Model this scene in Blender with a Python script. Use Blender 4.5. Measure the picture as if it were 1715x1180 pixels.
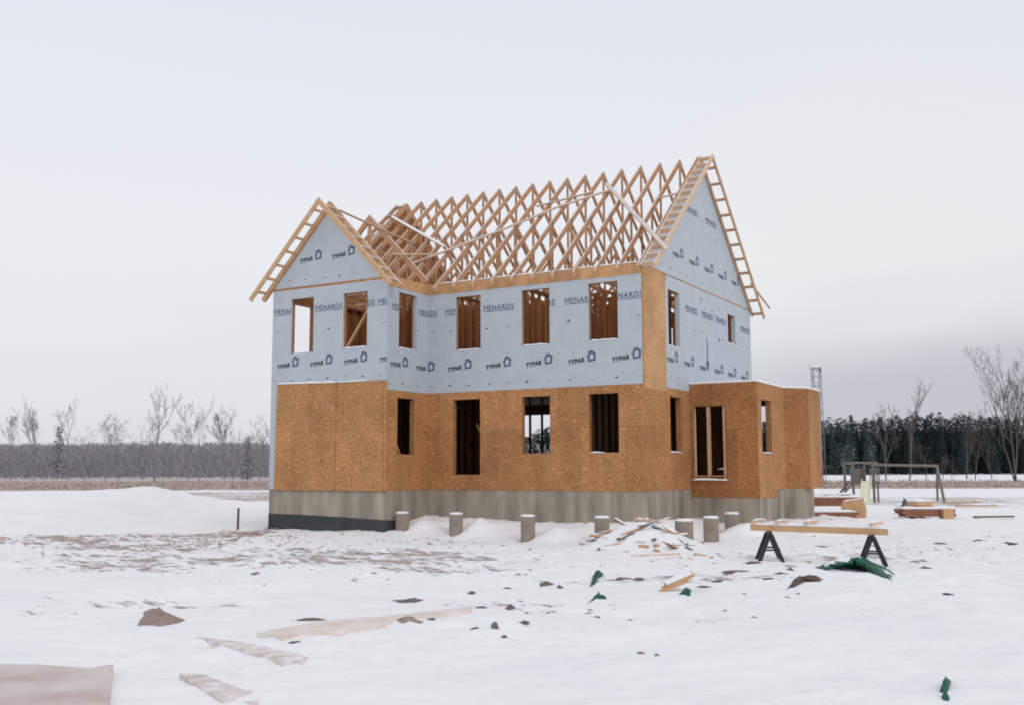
import bpy, bmesh, math, random
from mathutils import Vector, Matrix, noise
from mathutils.geometry import tessellate_polygon
from math import radians as R_, sin, cos, pi

for o in list(bpy.data.objects): bpy.data.objects.remove(o)
scene = bpy.context.scene
COL = scene.collection

# ------------------------------------------------------------ camera
YAW, PITCH, ROLL, FPX = 0.52484, 0.11412, -0.00254, 1718.9
CAM = Vector((9.6967, -23.1649, 0.5125))
FW = Vector((-sin(YAW), cos(YAW), 0)); RT = Vector((cos(YAW), sin(YAW), 0))
f3 = FW*cos(PITCH)+Vector((0, 0, sin(PITCH))); u3 = Vector((0, 0, cos(PITCH)))-FW*sin(PITCH)
r3 = RT*cos(ROLL)+u3*sin(ROLL); u3b = u3*cos(ROLL)-RT*sin(ROLL)
cd = bpy.data.cameras.new('camera'); cam = bpy.data.objects.new('camera', cd); COL.objects.link(cam)
m = Matrix((r3, u3b, -f3)).transposed().to_4x4(); m.translation = CAM
cam.matrix_world = m
cd.sensor_width = 36; cd.lens = FPX/1715*36; cd.clip_end = 5000; cd.clip_start = .1
scene.camera = cam

# ------------------------------------------------------------ sky
SUN_EL, SUN_DIR = 36, Vector((0.85, -0.55, 0)).normalized()
w = bpy.data.worlds.new('World'); scene.world = w; w.use_nodes = True
nt = w.node_tree; nt.nodes.clear()
def N(nt, t, **k):
    n = nt.nodes.new(t)
    for a, b in k.items(): setattr(n, a, b)
    return n
out = N(nt, 'ShaderNodeOutputWorld'); bg = N(nt, 'ShaderNodeBackground'); bg2 = N(nt, 'ShaderNodeBackground'); add = N(nt, 'ShaderNodeMixShader'); add.inputs[0].default_value = .8
sky = N(nt, 'ShaderNodeTexSky'); sky.sky_type = 'NISHITA'; sky.sun_disc = False
sky.sun_elevation = R_(SUN_EL); sky.sun_rotation = math.atan2(SUN_DIR.x, SUN_DIR.y)
hs = N(nt, 'ShaderNodeHueSaturation'); hs.inputs['Saturation'].default_value = .35
nt.links.new(sky.outputs[0], hs.inputs['Color']); nt.links.new(hs.outputs[0], bg.inputs[0]); bg.inputs[1].default_value = .10
# the cloud layer: pale lavender overhead, warm break low on the right, grey bank at the horizon
tc = N(nt, 'ShaderNodeTexCoord'); sp = N(nt, 'ShaderNodeSeparateXYZ'); nt.links.new(tc.outputs['Generated'], sp.inputs[0])
cr = N(nt, 'ShaderNodeValToRGB'); cr.color_ramp.interpolation = 'B_SPLINE'
e = cr.color_ramp.elements
e[0].position = 0; e[0].color = (.70, .71, .77, 1)
e[1].position = 1; e[1].color = (.86, .89, .98, 1)
for p, c in ((.05, (.76, .77, .825, 1)), (.12, (.83, .84, .87, 1)), (.22, (.92, .935, .955, 1)), (.38, (.89, .925, 1.03, 1))):
    x = e.new(p); x.color = c
nz = N(nt, 'ShaderNodeTexNoise'); nz.inputs['Scale'].default_value = 2.2; nz.inputs['Detail'].default_value = 3; nz.inputs['Roughness'].default_value = .45
mp = N(nt, 'ShaderNodeMapping'); mp.inputs['Scale'].default_value = (1, 1, 4.5); mp.inputs['Location'].default_value = (.3, .1, .2)
nt.links.new(tc.outputs['Generated'], mp.inputs[0]); nt.links.new(mp.outputs[0], nz.inputs['Vector'])
ma = N(nt, 'ShaderNodeMath', operation='MULTIPLY_ADD'); ma.inputs[1].default_value = .16; 
sb = N(nt, 'ShaderNodeMath', operation='SUBTRACT'); sb.inputs[1].default_value = .08
nt.links.new(nz.outputs['Fac'], ma.inputs[0]); nt.links.new(sp.outputs['Z'], ma.inputs[2]); nt.links.new(ma.outputs[0], sb.inputs[0])
nt.links.new(sb.outputs[0], cr.inputs[0])
# warm bright patch
wd = (FW*cos(R_(12))+RT*.36*cos(R_(12))+Vector((0, 0, .165))).normalized()
dp = N(nt, 'ShaderNodeVectorMath', operation='DOT_PRODUCT'); dp.inputs[1].default_value = wd
nrm = N(nt, 'ShaderNodeVectorMath', operation='NORMALIZE'); nt.links.new(tc.outputs['Generated'], nrm.inputs[0]); nt.links.new(nrm.outputs[0], dp.inputs[0])
mr = N(nt, 'ShaderNodeMapRange'); mr.interpolation_type = 'SMOOTHERSTEP'
mr.inputs['From Min'].default_value = .965; mr.inputs['From Max'].default_value = 1; mr.inputs['To Max'].default_value = .7
nt.links.new(dp.outputs['Value'], mr.inputs['Value'])
mx = N(nt, 'ShaderNodeMix', data_type='RGBA'); nt.links.new(mr.outputs[0], mx.inputs[0]); nt.links.new(cr.outputs[0], mx.inputs[6]); mx.inputs[7].default_value = (.94, .935, .91, 1)
# grey snow-cloud bank low on the right
sn_ = N(nt, 'ShaderNodeSeparateXYZ'); nt.links.new(nrm.outputs[0], sn_.inputs[0])
lo = N(nt, 'ShaderNodeMapRange'); lo.interpolation_type = 'SMOOTHERSTEP'; lo.inputs[1].default_value = .22; lo.inputs[2].default_value = .05; nt.links.new(sb.outputs[0], lo.inputs[0])
d2 = N(nt, 'ShaderNodeVectorMath', operation='DOT_PRODUCT'); d2.inputs[1].default_value = RT; nt.links.new(nrm.outputs[0], d2.inputs[0])
az = N(nt, 'ShaderNodeMapRange'); az.interpolation_type = 'SMOOTHSTEP'; az.inputs[1].default_value = -.05; az.inputs[2].default_value = .34; nt.links.new(d2.outputs['Value'], az.inputs[0])
mm = N(nt, 'ShaderNodeMath', operation='MULTIPLY'); nt.links.new(lo.outputs[0], mm.inputs[0]); nt.links.new(az.outputs[0], mm.inputs[1])
m3 = N(nt, 'ShaderNodeMix', data_type='RGBA'); nt.links.new(mm.outputs[0], m3.inputs[0]); nt.links.new(mx.outputs[2], m3.inputs[6]); m3.inputs[7].default_value = (.56, .565, .64, 1)
nt.links.new(m3.outputs[2], bg2.inputs[0]); bg2.inputs[1].default_value = 1.0
nt.links.new(bg.outputs[0], add.inputs[1]); nt.links.new(bg2.outputs[0], add.inputs[2]); nt.links.new(add.outputs[0], out.inputs[0])

sd = bpy.data.lights.new('sun', 'SUN'); sd.energy = .6; sd.angle = R_(25); sd.color = (1, .97, .93)
so = bpy.data.objects.new('sun', sd); COL.objects.link(so)
sv = Vector((SUN_DIR.x*cos(R_(SUN_EL)), SUN_DIR.y*cos(R_(SUN_EL)), sin(R_(SUN_EL))))
so.rotation_euler = sv.to_track_quat('Z', 'Y').to_euler(); so.location = (20, -20, 30)
vs = scene.view_settings; vs.view_transform = 'Standard'; vs.look = 'None'; vs.gamma = 1; vs.exposure = 0.0; vs.use_curve_mapping = False
scene.render.engine = 'CYCLES'; scene.render.resolution_x = 1024; scene.render.resolution_y = 704
scene.cycles.filter_width = 1.9

def at(px, D, z=None):                       # a point D metres deep along the view direction
    p = CAM+FW*D+RT*((px-857.5)/FPX*D)
    p.z = ground_z(p.x, p.y) if z is None else z
    return p

# ------------------------------------------------------------ materials
MATS = {}
def mat(name, col=(.5, .5, .5), rough=.8, var=None, scale=6, stretch=(1, 1, 1), bump=0, bscale=None, detail=6, spec=.3, coord='Object'):
    m = bpy.data.materials.new(name); m.use_nodes = True; t = m.node_tree; b = t.nodes['Principled BSDF']
    b.inputs['Roughness'].default_value = rough; b.inputs['Specular IOR Level'].default_value = spec
    b.inputs['Base Color'].default_value = (*col, 1)
    if var:
        tc = N(t, 'ShaderNodeTexCoord'); mp = N(t, 'ShaderNodeMapping'); mp.inputs['Scale'].default_value = stretch
        nz = N(t, 'ShaderNodeTexNoise'); nz.inputs['Scale'].default_value = scale; nz.inputs['Detail'].default_value = detail
        r = N(t, 'ShaderNodeValToRGB'); r.color_ramp.elements[0].position = .3; r.color_ramp.elements[1].position = .7
        r.color_ramp.elements[0].color = (*var, 1); r.color_ramp.elements[1].color = (*col, 1)
        t.links.new(tc.outputs[coord], mp.inputs[0]); t.links.new(mp.outputs[0], nz.inputs['Vector']); t.links.new(nz.outputs['Fac'], r.inputs[0]); t.links.new(r.outputs[0], b.inputs['Base Color'])
        if bump:
            bp = N(t, 'ShaderNodeBump'); bp.inputs['Strength'].default_value = bump; bp.inputs['Distance'].default_value = .02
            if bscale:
                n2 = N(t, 'ShaderNodeTexNoise'); n2.inputs['Scale'].default_value = bscale; n2.inputs['Detail'].default_value = 4
                t.links.new(tc.outputs[coord], n2.inputs['Vector']); t.links.new(n2.outputs['Fac'], bp.inputs['Height'])
            else: t.links.new(nz.outputs['Fac'], bp.inputs['Height'])
            t.links.new(bp.outputs[0], b.inputs['Normal'])
    MATS[name] = m
    return m

def osb_mat(name, tint=(1, 1, 1), k=.8):
    m = bpy.data.materials.new(name); m.use_nodes = True; t = m.node_tree; b = t.nodes['Principled BSDF']
    b.inputs['Roughness'].default_value = .75; b.inputs['Specular IOR Level'].default_value = .25
    tc = N(t, 'ShaderNodeTexCoord')
    mp = N(t, 'ShaderNodeMapping'); mp.inputs['Scale'].default_value = (1, 1, 1.7); mp.inputs['Rotation'].default_value = (.0, .0, 0)
    # strands
    v = N(t, 'ShaderNodeTexVoronoi'); v.inputs['Scale'].default_value = 36; v.inputs['Randomness'].default_value = 1
    nz0 = N(t, 'ShaderNodeTexNoise'); nz0.inputs['Scale'].default_value = 5; 
    vm = N(t, 'ShaderNodeVectorMath', operation='MULTIPLY_ADD'); vm.inputs[1].default_value = (.35, .35, .35)
    t.links.new(tc.outputs['Object'], mp.inputs[0]); t.links.new(tc.outputs['Object'], nz0.inputs['Vector'])
    t.links.new(nz0.outputs['Color'], vm.inputs[0]); t.links.new(mp.outputs[0], vm.inputs[2]); t.links.new(vm.outputs[0], v.inputs['Vector'])
    sx = N(t, 'ShaderNodeSeparateColor'); t.links.new(v.outputs['Color'], sx.inputs[0])
    r = N(t, 'ShaderNodeValToRGB'); e = r.color_ramp.elements; r.color_ramp.interpolation = 'LINEAR'
    mean = (.30, .14, .059)
    def c(a): return tuple((mean[i]+(a[i]-mean[i])*k)*tint[i]*(1.52, 1.57, 1.50)[i] for i in range(3))+(1,)
    e[0].position = 0; e[0].color = c((.135, .055, .022)); e[1].position = 1; e[1].color = c((.50, .28, .135))
    for p, a in ((.18, (.225, .098, .040)), (.5, (.275, .125, .052)), (.85, (.34, .165, .072))):
        x = e.new(p); x.color = c(a)
    t.links.new(sx.outputs[0], r.inputs[0])
    # broad blotches
    n2 = N(t, 'ShaderNodeTexNoise'); n2.inputs['Scale'].default_value = 1.1; n2.inputs['Detail'].default_value = 7; n2.inputs['Roughness'].default_value = .65
    t.links.new(tc.outputs['Object'], n2.inputs['Vector'])
    mr = N(t, 'ShaderNodeMapRange'); mr.inputs['From Min'].default_value = .3; mr.inputs['From Max'].default_value = .7; mr.inputs['To Min'].default_value = .78; mr.inputs['To Max'].default_value = 1.16
    t.links.new(n2.outputs['Fac'], mr.inputs[0])
    # 1.22 x 2.44 sheets, each its own tint
    sp = N(t, 'ShaderNodeSeparateXYZ'); t.links.new(tc.outputs['Object'], sp.inputs[0])
    ad = N(t, 'ShaderNodeMath', operation='ADD'); t.links.new(sp.outputs[0], ad.inputs[0]); t.links.new(sp.outputs[1], ad.inputs[1])
    ad2 = N(t, 'ShaderNodeMath', operation='ADD'); ad2.inputs[1].default_value = 20.03; t.links.new(ad.outputs[0], ad2.inputs[0])
    zz = N(t, 'ShaderNodeMath', operation='ADD'); zz.inputs[1].default_value = 20-2.05; t.links.new(sp.outputs[2], zz.inputs[0])
    cb = N(t, 'ShaderNodeCombineXYZ'); t.links.new(ad2.outputs[0], cb.inputs[0]); t.links.new(zz.outputs[0], cb.inputs[1])
    br = N(t, 'ShaderNodeTexBrick'); br.offset = 0.5; br.inputs['Scale'].default_value = 1; br.inputs['Mortar Size'].default_value = .004
    br.inputs['Brick Width'].default_value = 1.22; br.inputs['Row Height'].default_value = 2.44; br.inputs['Mortar Smooth'].default_value = .1
    br.inputs['Color1'].default_value = (.88, .86, .84, 1); br.inputs['Color2'].default_value = (1.12, 1.11, 1.08, 1); br.inputs['Mortar'].default_value = (.55, .52, .5, 1)
    t.links.new(cb.outputs[0], br.inputs['Vector'])
    m1 = N(t, 'ShaderNodeMix', data_type='RGBA', blend_type='MULTIPLY'); m1.inputs[0].default_value = 1
    m2 = N(t, 'ShaderNodeMix', data_type='RGBA', blend_type='MULTIPLY'); m2.inputs[0].default_value = 1
    t.links.new(r.outputs[0], m1.inputs[6]); t.links.new(mr.outputs[0], m1.inputs[7])
    t.links.new(m1.outputs[2], m2.inputs[6]); t.links.new(br.outputs[0], m2.inputs[7]); t.links.new(m2.outputs[2], b.inputs['Base Color'])
    bp = N(t, 'ShaderNodeBump'); bp.inputs['Strength'].default_value = .25; bp.inputs['Distance'].default_value = .01
    t.links.new(sx.outputs[1], bp.inputs['Height']); t.links.new(bp.outputs[0], b.inputs['Normal'])
    MATS[name] = m
osb_mat('osb'); osb_mat('osb_warm', (1.22, 1.44, 1.75), .38); osb_mat('osb_shaded', (.80, .73, .68)); osb_mat('osb_faded', (1.02, 1.06, 1.10))  # bay front and angled faces get a darker copy with their shade painted in

def wrap_mat():
    m = mat('wrap', (.485, .53, .572), .55, (.445, .49, .53), 3, (1, 1, 1), .9, 1.6, spec=.35)
wrap_mat()
mat('ink', (.022, .035, .06), .6, (.05, .07, .105), 60)
mat('ink_soft', (.075, .10, .15), .7, (.12, .155, .21), 40)
mat('snow', (.88, .885, .89), .9, (.85, .855, .865), 14, spec=.2)
mat('lumber', (.58, .37, .235), .75, (.44, .26, .155), 5, (1, 1, 1), .1, 40)
mat('lumber_pale', (.74, .53, .36), .7, (.62, .42, .27), 5, (1, 1, 1), .1, 40)
mat('lumber_gold', (.64, .40, .22), .7, (.52, .31, .16), 5, (1, 1, 1), .1, 40)
mat('truss_wood', (.68, .41, .24), .8, (.52, .29, .16), 4, (1, 1, 1), .1, 40)
mat('stud_wood', (.46, .22, .09), .8, (.30, .13, .05), 4, (1, 1, 1), .1, 40)
mat('plank_brown', (.50, .20, .075), .85, (.27, .10, .038), 5, (2.5, 2.5, .12), .1, 40)
mat('frost', (.74, .66, .60), .9, (.66, .56, .49), 9)
mat('concrete', (.43, .38, .305), .9, (.19, .17, .135), 1.3, (1.8, 1.8, .35), .3, 25, detail=8)
mat('pier_concrete', (.34, .285, .23), .9, (.24, .20, .165), 4, (1, 1, 1), .4, 25)
mat('tar', (.042, .047, .048), .85, (.065, .072, .072), 3, (1, 1, 1), .4, 12)
mat('black_plastic', (.018, .024, .03), .5, (.03, .036, .042), 8)
mat('green_tarp', (.016, .125, .075), .5, (.008, .07, .045), 7, (1, 1, 1), .5, 14)
mat('brown_cloth', (.15, .105, .085), .85, (.08, .058, .05), 9, (1, 1, 1), .5, 14)
mat('dirt', (.38, .285, .245), .95, (.26, .19, .16), 9, (1, 1, 1), .6, 20)
mat('scrap_dark', (.16, .135, .125), .9, (.19, .15, .13), 9)
mat('weathered', (.235, .215, .195), .85, (.155, .14, .125), 8, (1, 1, 3))
mat('slide_yellow', (.84, .82, .70), .5, (.70, .66, .44), 4)
mat('lumber_red', (.34, .16, .10), .85, (.22, .095, .06), 6, (1, 1, 1), .1, 40)
mat('stud_shaded', (.15, .085, .045), .85, (.09, .05, .026), 5)  # same wood darkened: the dim interior's shade is put into the colour
mat('plate_steel', (.36, .33, .31), .5, (.26, .23, .21), 12)
mat('galv', (.22, .235, .26), .6, (.16, .17, .19), 3)
mat('bark_dark', (.075, .06, .054), .9, (.12, .10, .09), 3)
mat('bark_light', (.17, .155, .14), .9, (.09, .08, .07), 2.5)
mat('bark_hazed', (.27, .26, .28), .9, (.20, .195, .21), 1)  # bark paled: the haze on the left is put into its colour
mat('brush_hazed', (.37, .36, .385), .9, (.27, .265, .27), .25)  # brush lightened likewise, left-hand haze painted into its grey
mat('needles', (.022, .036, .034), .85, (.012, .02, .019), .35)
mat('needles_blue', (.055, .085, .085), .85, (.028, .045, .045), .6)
mat('weeds', (.30, .225, .175), .95, (.20, .15, .125), .8)
mat('red_tag', (.28, .06, .03), .8, (.2, .05, .03), 5)

def ground_mat():
    m = bpy.data.materials.new('snow_field'); m.use_nodes = True; t = m.node_tree; b = t.nodes['Principled BSDF']
    b.inputs['Roughness'].default_value = .9; b.inputs['Specular IOR Level'].default_value = .15
    g = N(t, 'ShaderNodeNewGeometry'); P = g.outputs['Position']
    def noi(sc, det=6, st=(1, 1, 1), ro=.55, rot=0):
        mp = N(t, 'ShaderNodeMapping'); mp.inputs['Scale'].default_value = st; mp.inputs['Rotation'].default_value = (0, 0, rot); t.links.new(P, mp.inputs[0])
        n = N(t, 'ShaderNodeTexNoise'); n.inputs['Scale'].default_value = sc; n.inputs['Detail'].default_value = det; n.inputs['Roughness'].default_value = ro
        t.links.new(mp.outputs[0], n.inputs['Vector']); return n.outputs['Fac']
    def M(op, a, c=None, d=None):
        n = N(t, 'ShaderNodeMath', operation=op)
        for i, x in enumerate((a, c, d)):
            if x is None: continue
            if isinstance(x, (int, float)): n.inputs[i].default_value = x
            else: t.links.new(x, n.inputs[i])
        return n.outputs[0]
    def step(x, a, b2):
        n = N(t, 'ShaderNodeMapRange'); n.interpolation_type = 'SMOOTHSTEP'; t.links.new(x, n.inputs[0]); n.inputs[1].default_value = a; n.inputs[2].default_value = b2; return n.outputs[0]
    at_ = N(t, 'ShaderNodeAttribute'); at_.attribute_name = 'bare'; bare = at_.outputs['Fac']
    fine = noi(4.5, 8, (.55, 1.25, 1), .7, -YAW); mid = noi(1.3, 6, (.6, 1.3, 1), .6, -YAW)
    s = M('ADD', M('MULTIPLY', fine, .6), M('MULTIPLY', mid, .4))
    thr = M('SUBTRACT', 1.0, bare)                 # bare 0 -> never, 1 -> always
    k = step(M('SUBTRACT', s, M('MULTIPLY_ADD', thr, .5, .27)), -.012, .05)
    far = noi(.35, 6, (1, 1, 1), .6)
    dirt = N(t, 'ShaderNodeValToRGB'); dirt.color_ramp.elements[0].color = (.30, .205, .165, 1); dirt.color_ramp.elements[1].color = (.52, .40, .335, 1)
    dirt.color_ramp.elements[0].position = .3; dirt.color_ramp.elements[1].position = .7; t.links.new(noi(2.5, 7), dirt.inputs[0])
    sn = N(t, 'ShaderNodeValToRGB'); sn.color_ramp.elements[0].color = (.845, .84, .835, 1); sn.color_ramp.elements[1].color = (.89, .885, .87, 1)
    sn.color_ramp.elements[0].position = .3; sn.color_ramp.elements[1].position = .7; t.links.new(noi(.5, 5), sn.inputs[0])
    mx = N(t, 'ShaderNodeMix', data_type='RGBA'); t.links.new(M('MULTIPLY', k, .88), mx.inputs[0]); t.links.new(sn.outputs[0], mx.inputs[6]); t.links.new(dirt.outputs[0], mx.inputs[7])
    t.links.new(mx.outputs[2], b.inputs['Base Color'])
    bp = N(t, 'ShaderNodeBump'); bp.inputs['Strength'].default_value = .7; bp.inputs['Distance'].default_value = .08
    t.links.new(M('ADD', M('MULTIPLY', noi(3, 6), .8), M('MULTIPLY', fine, M('MULTIPLY_ADD', k, .8, .2))), bp.inputs['Height']); t.links.new(bp.outputs[0], b.inputs['Normal'])
    MATS['ground'] = m
ground_mat()

# ------------------------------------------------------------ mesh helpers
class MB:
    def __init__(s): s.v = []; s.f = []
    def add(s, vs, fs):
        n = len(s.v); s.v += [tuple(p) for p in vs]; s.f += [tuple(i+n for i in f) for f in fs]
    def box(s, x0, y0, z0, x1, y1, z1):
        s.add([(x0, y0, z0), (x1, y0, z0), (x1, y1, z0), (x0, y1, z0), (x0, y0, z1), (x1, y0, z1), (x1, y1, z1), (x0, y1, z1)],
              [(0, 3, 2, 1), (4, 5, 6, 7), (0, 1, 5, 4), (1, 2, 6, 5), (2, 3, 7, 6), (3, 0, 4, 7)])
    def beam(s, a, b, w, h, up=(0, 0, 1), off=0):    # w across, h along 'up'; a-b is the centre line (off: shift along up)
        a = Vector(a); b = Vector(b); d = (b-a).normalized(); up = Vector(up)
        if abs(d.dot(up.normalized())) > .995: up = Vector((0, 1, 0)) if abs(d.y) < .9 else Vector((1, 0, 0))
        sx = d.cross(up).normalized(); uu = sx.cross(d).normalized()
        a = a+uu*off; b = b+uu*off
        vs = [p+sx*i*w/2+uu*j*h/2 for p in (a, b) for i, j in ((-1, -1), (1, -1), (1, 1), (-1, 1))]
        s.add(vs, [(0, 1, 2, 3), (7, 6, 5, 4), (0, 4, 5, 1), (1, 5, 6, 2), (2, 6, 7, 3), (3, 7, 4, 0)])
    def tube(s, pts, rad, n=6, cap=False):
        k0 = len(s.v); pts = [Vector(p) for p in pts]
        for i, p in enumerate(pts):
            d = (pts[min(i+1, len(pts)-1)]-pts[max(i-1, 0)]).normalized()
            a = d.cross(Vector((.3, .2, 1)) if abs(d.z) < .9 else Vector((1, .1, 0))).normalized(); c = d.cross(a)
            for j in range(n):
                t = 2*pi*j/n; q = p+(a*cos(t)+c*sin(t))*rad[i]; s.v.append(tuple(q))
        for i in range(len(pts)-1):
            for j in range(n):
                j2 = (j+1) % n
                s.f.append((k0+i*n+j, k0+i*n+j2, k0+(i+1)*n+j2, k0+(i+1)*n+j))
        if cap: s.f.append(tuple(k0+j for j in range(n))); s.f.append(tuple(k0+(len(pts)-1)*n+j for j in range(n)))
    def prism(s, poly, o, u, v, nrm, t, holes=()):   # 2-D outline (and holes) on the plane o,u,v; thickness t along -nrm
        o, u, v, nrm = Vector(o), Vector(u), Vector(v), Vector(nrm)
        loops = [list(poly)]+[list(h) for h in holes]
        tris = tessellate_polygon([[Vector((p[0], p[1], 0)) for p in L] for L in loops])
        flat = [p for L in loops for p in L]; n = len(flat)
        vs = [o+u*p[0]+v*p[1] for p in flat]; vs += [q-nrm*t for q in vs]
        fs = []
        for a, b, c in tris:
            fs.append((a, b, c)); fs.append((c+n, b+n, a+n))
        k = 0
        for L in loops:
            for i in range(len(L)):
                j = (i+1) % len(L); fs.append((k+i, k+j, k+j+n, k+i+n))
            k += len(L)
        s.add(vs, fs)
    def build(s, name, m, parent=None, smooth=False, loc=None):
        me = bpy.data.meshes.new(name)
        vs = s.v if loc is None else [(a-loc[0], b-loc[1], c-loc[2]) for a, b, c in s.v]
        me.from_pydata(vs, [], s.f)
        bm = bmesh.new(); bm.from_mesh(me); bmesh.ops.recalc_face_normals(bm, faces=bm.faces); bm.to_mesh(me); bm.free()
        if m: me.materials.append(MATS[m])
        if smooth:
            for p in me.polygons: p.use_smooth = True
        o = bpy.data.objects.new(name, me); COL.objects.link(o)
        if loc is not None and parent is None: o.location = loc
        if parent: o.parent = parent
        return o
def tag(o, label=None, cat=None, group=None, kind=None):
    if label: o['label'] = label
    if cat: o['category'] = cat
    if group: o['group'] = group
    if kind: o['kind'] = kind
    return o
def empty(name, loc, label, cat, group=None, rz=0):
    o = bpy.data.objects.new(name, None); COL.objects.link(o); o.location = loc; o.rotation_euler = (0, 0, rz); o.empty_display_size = .3
    return tag(o, label, cat, group)

# ------------------------------------------------------------ ground
def sstep(x, a, b):
    t = max(0, min(1, (x-a)/(b-a))); return t*t*(3-2*t)
def seg_d(x, y, x0, y0, x1, y1):               # distance outside a rectangle
    dx = max(x0-x, 0, x-x1); dy = max(y0-y, 0, y-y1); return math.hypot(dx, dy)
GZ = -1.15
def bumpy(x, y, s, seed=0): return noise.noise(Vector((x*s, y*s, seed)))
HEAPS = [(1.08, -2.75, 1.2, .8, .66), (2.10, 1.0, .62, .9, .40), (-5.72, -1.15, .5, .5, .26), (-4.05, -1.05, .5, .5, .24), (-1.85, -1.25, .5, .5, .24), (.25, -1.3, .6, .45, .14)]
def ground_z(x, y):
    D = (x-CAM.x)*FW.x+(y-CAM.y)*FW.y; S = (x-CAM.x)*RT.x+(y-CAM.y)*RT.y
    z = GZ+.8*sstep(D, 90, 330)
    far = sstep(D, 30, 90)
    z += (bumpy(x, y, .22)*.10+bumpy(x, y, .75, 3)*.05)*(1-far*.3)
    # churned ground left of the house and in the foreground
    if D < 70: z += abs(bumpy(x, y, 2.1, 7))*.05*sstep(D, 4, 8)+bumpy(x, y, 4.5, 9)*.022; tr_ = bumpy(x, y, .35, 21); z += (max(0, bumpy(x, y, 3.2, 17)-.12)*-.16+max(0, bumpy(x, y, 2.6, 41)-.2)*.12)*sstep(tr_, -.15, .15)
    # drift against the foundations
    dm = seg_d(x, y, -6.4, 0, 0, 8.8); a_ = .40*(1-sstep(dm, .1, 2.0))*sstep(x, -7.4, -5.9)
    db = seg_d(x, y, 0, 3.1, 2.9, 8.8); z += max(a_, .24*(1-sstep(db, .1, 1.8)), 0) if x < .2 else max(a_*(1-sstep(x, .2, 1.2)), .24*(1-sstep(db, .1, 1.8)))
    if y > -4.4 and x < -6.0: z += .10*(1-sstep(seg_d(x, y, -10.4, -1.9, -6.4, 8), 0, 2.2))
    for hx, hy, rx, ry, h in HEAPS:
        q = ((x-hx)/rx)**2+((y-hy)/ry)**2
        if q < 4: z += h*math.exp(-q*1.6)*(1+.25*bumpy(x, y, 1.7, 5))
    # long snow bank on the left, behind the stake
    if S < -4 and 22 < D < 62:
        prof = sstep(D, 26, 41)*(1-sstep(D, 41, 56)); u = -S
        z += prof*(.96+.16*bumpy(x, y, .3, 2)+.05*bumpy(x, y, 1.1, 6))*sstep(u, 11.9, 14.6)*(.80+.20*sstep(u, 16, 13)+.12*math.exp(-((u-15.8)/2.2)**2)-.05*sstep(u, 17, 22))
    return z
def bare_amt(x, y, D, S):
    b = 0
    e = lambda s0, d0, rs, rd: math.exp(-((S-s0)/rs)**2-((D-d0)/rd)**2)
    px = 857.5+S/max(D, .1)*FPX; n = bumpy(x, y, .25, 12)
    b = max(b, min(.585, 1.0*e(-6.0, 24.5, 5.0, 3.6)), min(.66, 1.1*e(-6.4, 27.4, 3.2, 1.5)), min(.53, .85*e(-4.6, 20.0, 4.8, 3.4)), min(.57, .85*e(-9.6, 25.8, 5.2, 2.4)))
    b = max(b, .55*e(11.0, 24.4, 3.0, .9), .50*e(-4.9, 13.2, 3.2, 1.2), .50*e(7.0, 20.5, 2.6, 1.6), .52*e(9.0, 19.2, 1.2, .6), .50*e(1.9, 10.2, 1.2, .5), .51*e(2.2, 16.0, 3.4, 1.2), .49*e(5.5, 17.5, 2.4, .8))
    b = max(b, .50*e(-1.5, 17.5, 3.0, 1.3), .45*e(1.0, 13.0, 3.2, 1.2), .46*e(5.3, 20.2, 3.3, 1.8), .50*e(8.3, 22.5, 2.2, 1.3), .44*e(-5, 12.5, 2.5, 2.2), .47*e(2.1, 11.4, 1.6, .9))
    if D > 36:
        strip = sstep(D, 84, 96)*(1-sstep(D, 128, 158) if S > 0 else 1-.25*sstep(D, 140, 170)-.75*sstep(D, 200, 215))
        b = max(b, .88*strip, .52*(1-sstep(D, 60, 70))*sstep(D, 40, 50)*sstep(S, 4, 9), .60*sstep(D, 52, 58)*(1-sstep(D, 80, 90))*(1-sstep(S, -8, -2)))
        b *= 1 if D < 205 else .55
    if D > 160: b = max(b, .32)
    b *= 1-.8*sstep(S, -6.7, -5.7)*sstep(D, 21.5, 23.5)*(1-sstep(D, 32, 36))
    return min(1, b+.12*n*(b > .25))
def axis(lo, hi, a, b, h, g):
    L = []; x = a
    while x < b: L.append(x); x += h
    s = h; 
    while x < hi: L.append(x); s *= g; x += s
    L.append(hi); s = h; x = a-h; P = []
    while x > lo: P.append(x); s *= g; x -= s
    P.append(lo); return P[::-1]+L
def make_ground():
    As = axis(-1800, 1800, -18, 13, .13, 1.045)      # across the view
    Ds = axis(-300, 3000, 5.5, 31, .11, 1.03)        # along the view
    me = bpy.data.meshes.new('ground'); vs = []; ba = []
    for D in Ds:
        for S in As:
            p = CAM+FW*D+RT*S; vs.append((p.x, p.y, ground_z(p.x, p.y))); ba.append(max(0, bare_amt(p.x, p.y, D, S)))
    n = len(As); fs = [(j*n+i, j*n+i+1, (j+1)*n+i+1, (j+1)*n+i) for j in range(len(Ds)-1) for i in range(n-1)]
    me.from_pydata(vs, [], fs)
    a = me.attributes.new('bare', 'FLOAT', 'POINT'); a.data.foreach_set('value', ba)
    for p in me.polygons: p.use_smooth = True
    me.materials.append(MATS['ground'])
    o = bpy.data.objects.new('ground', me); COL.objects.link(o); tag(o, 'snow covered field with patches of bare dirt', 'ground', kind='structure')
make_ground()

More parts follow.
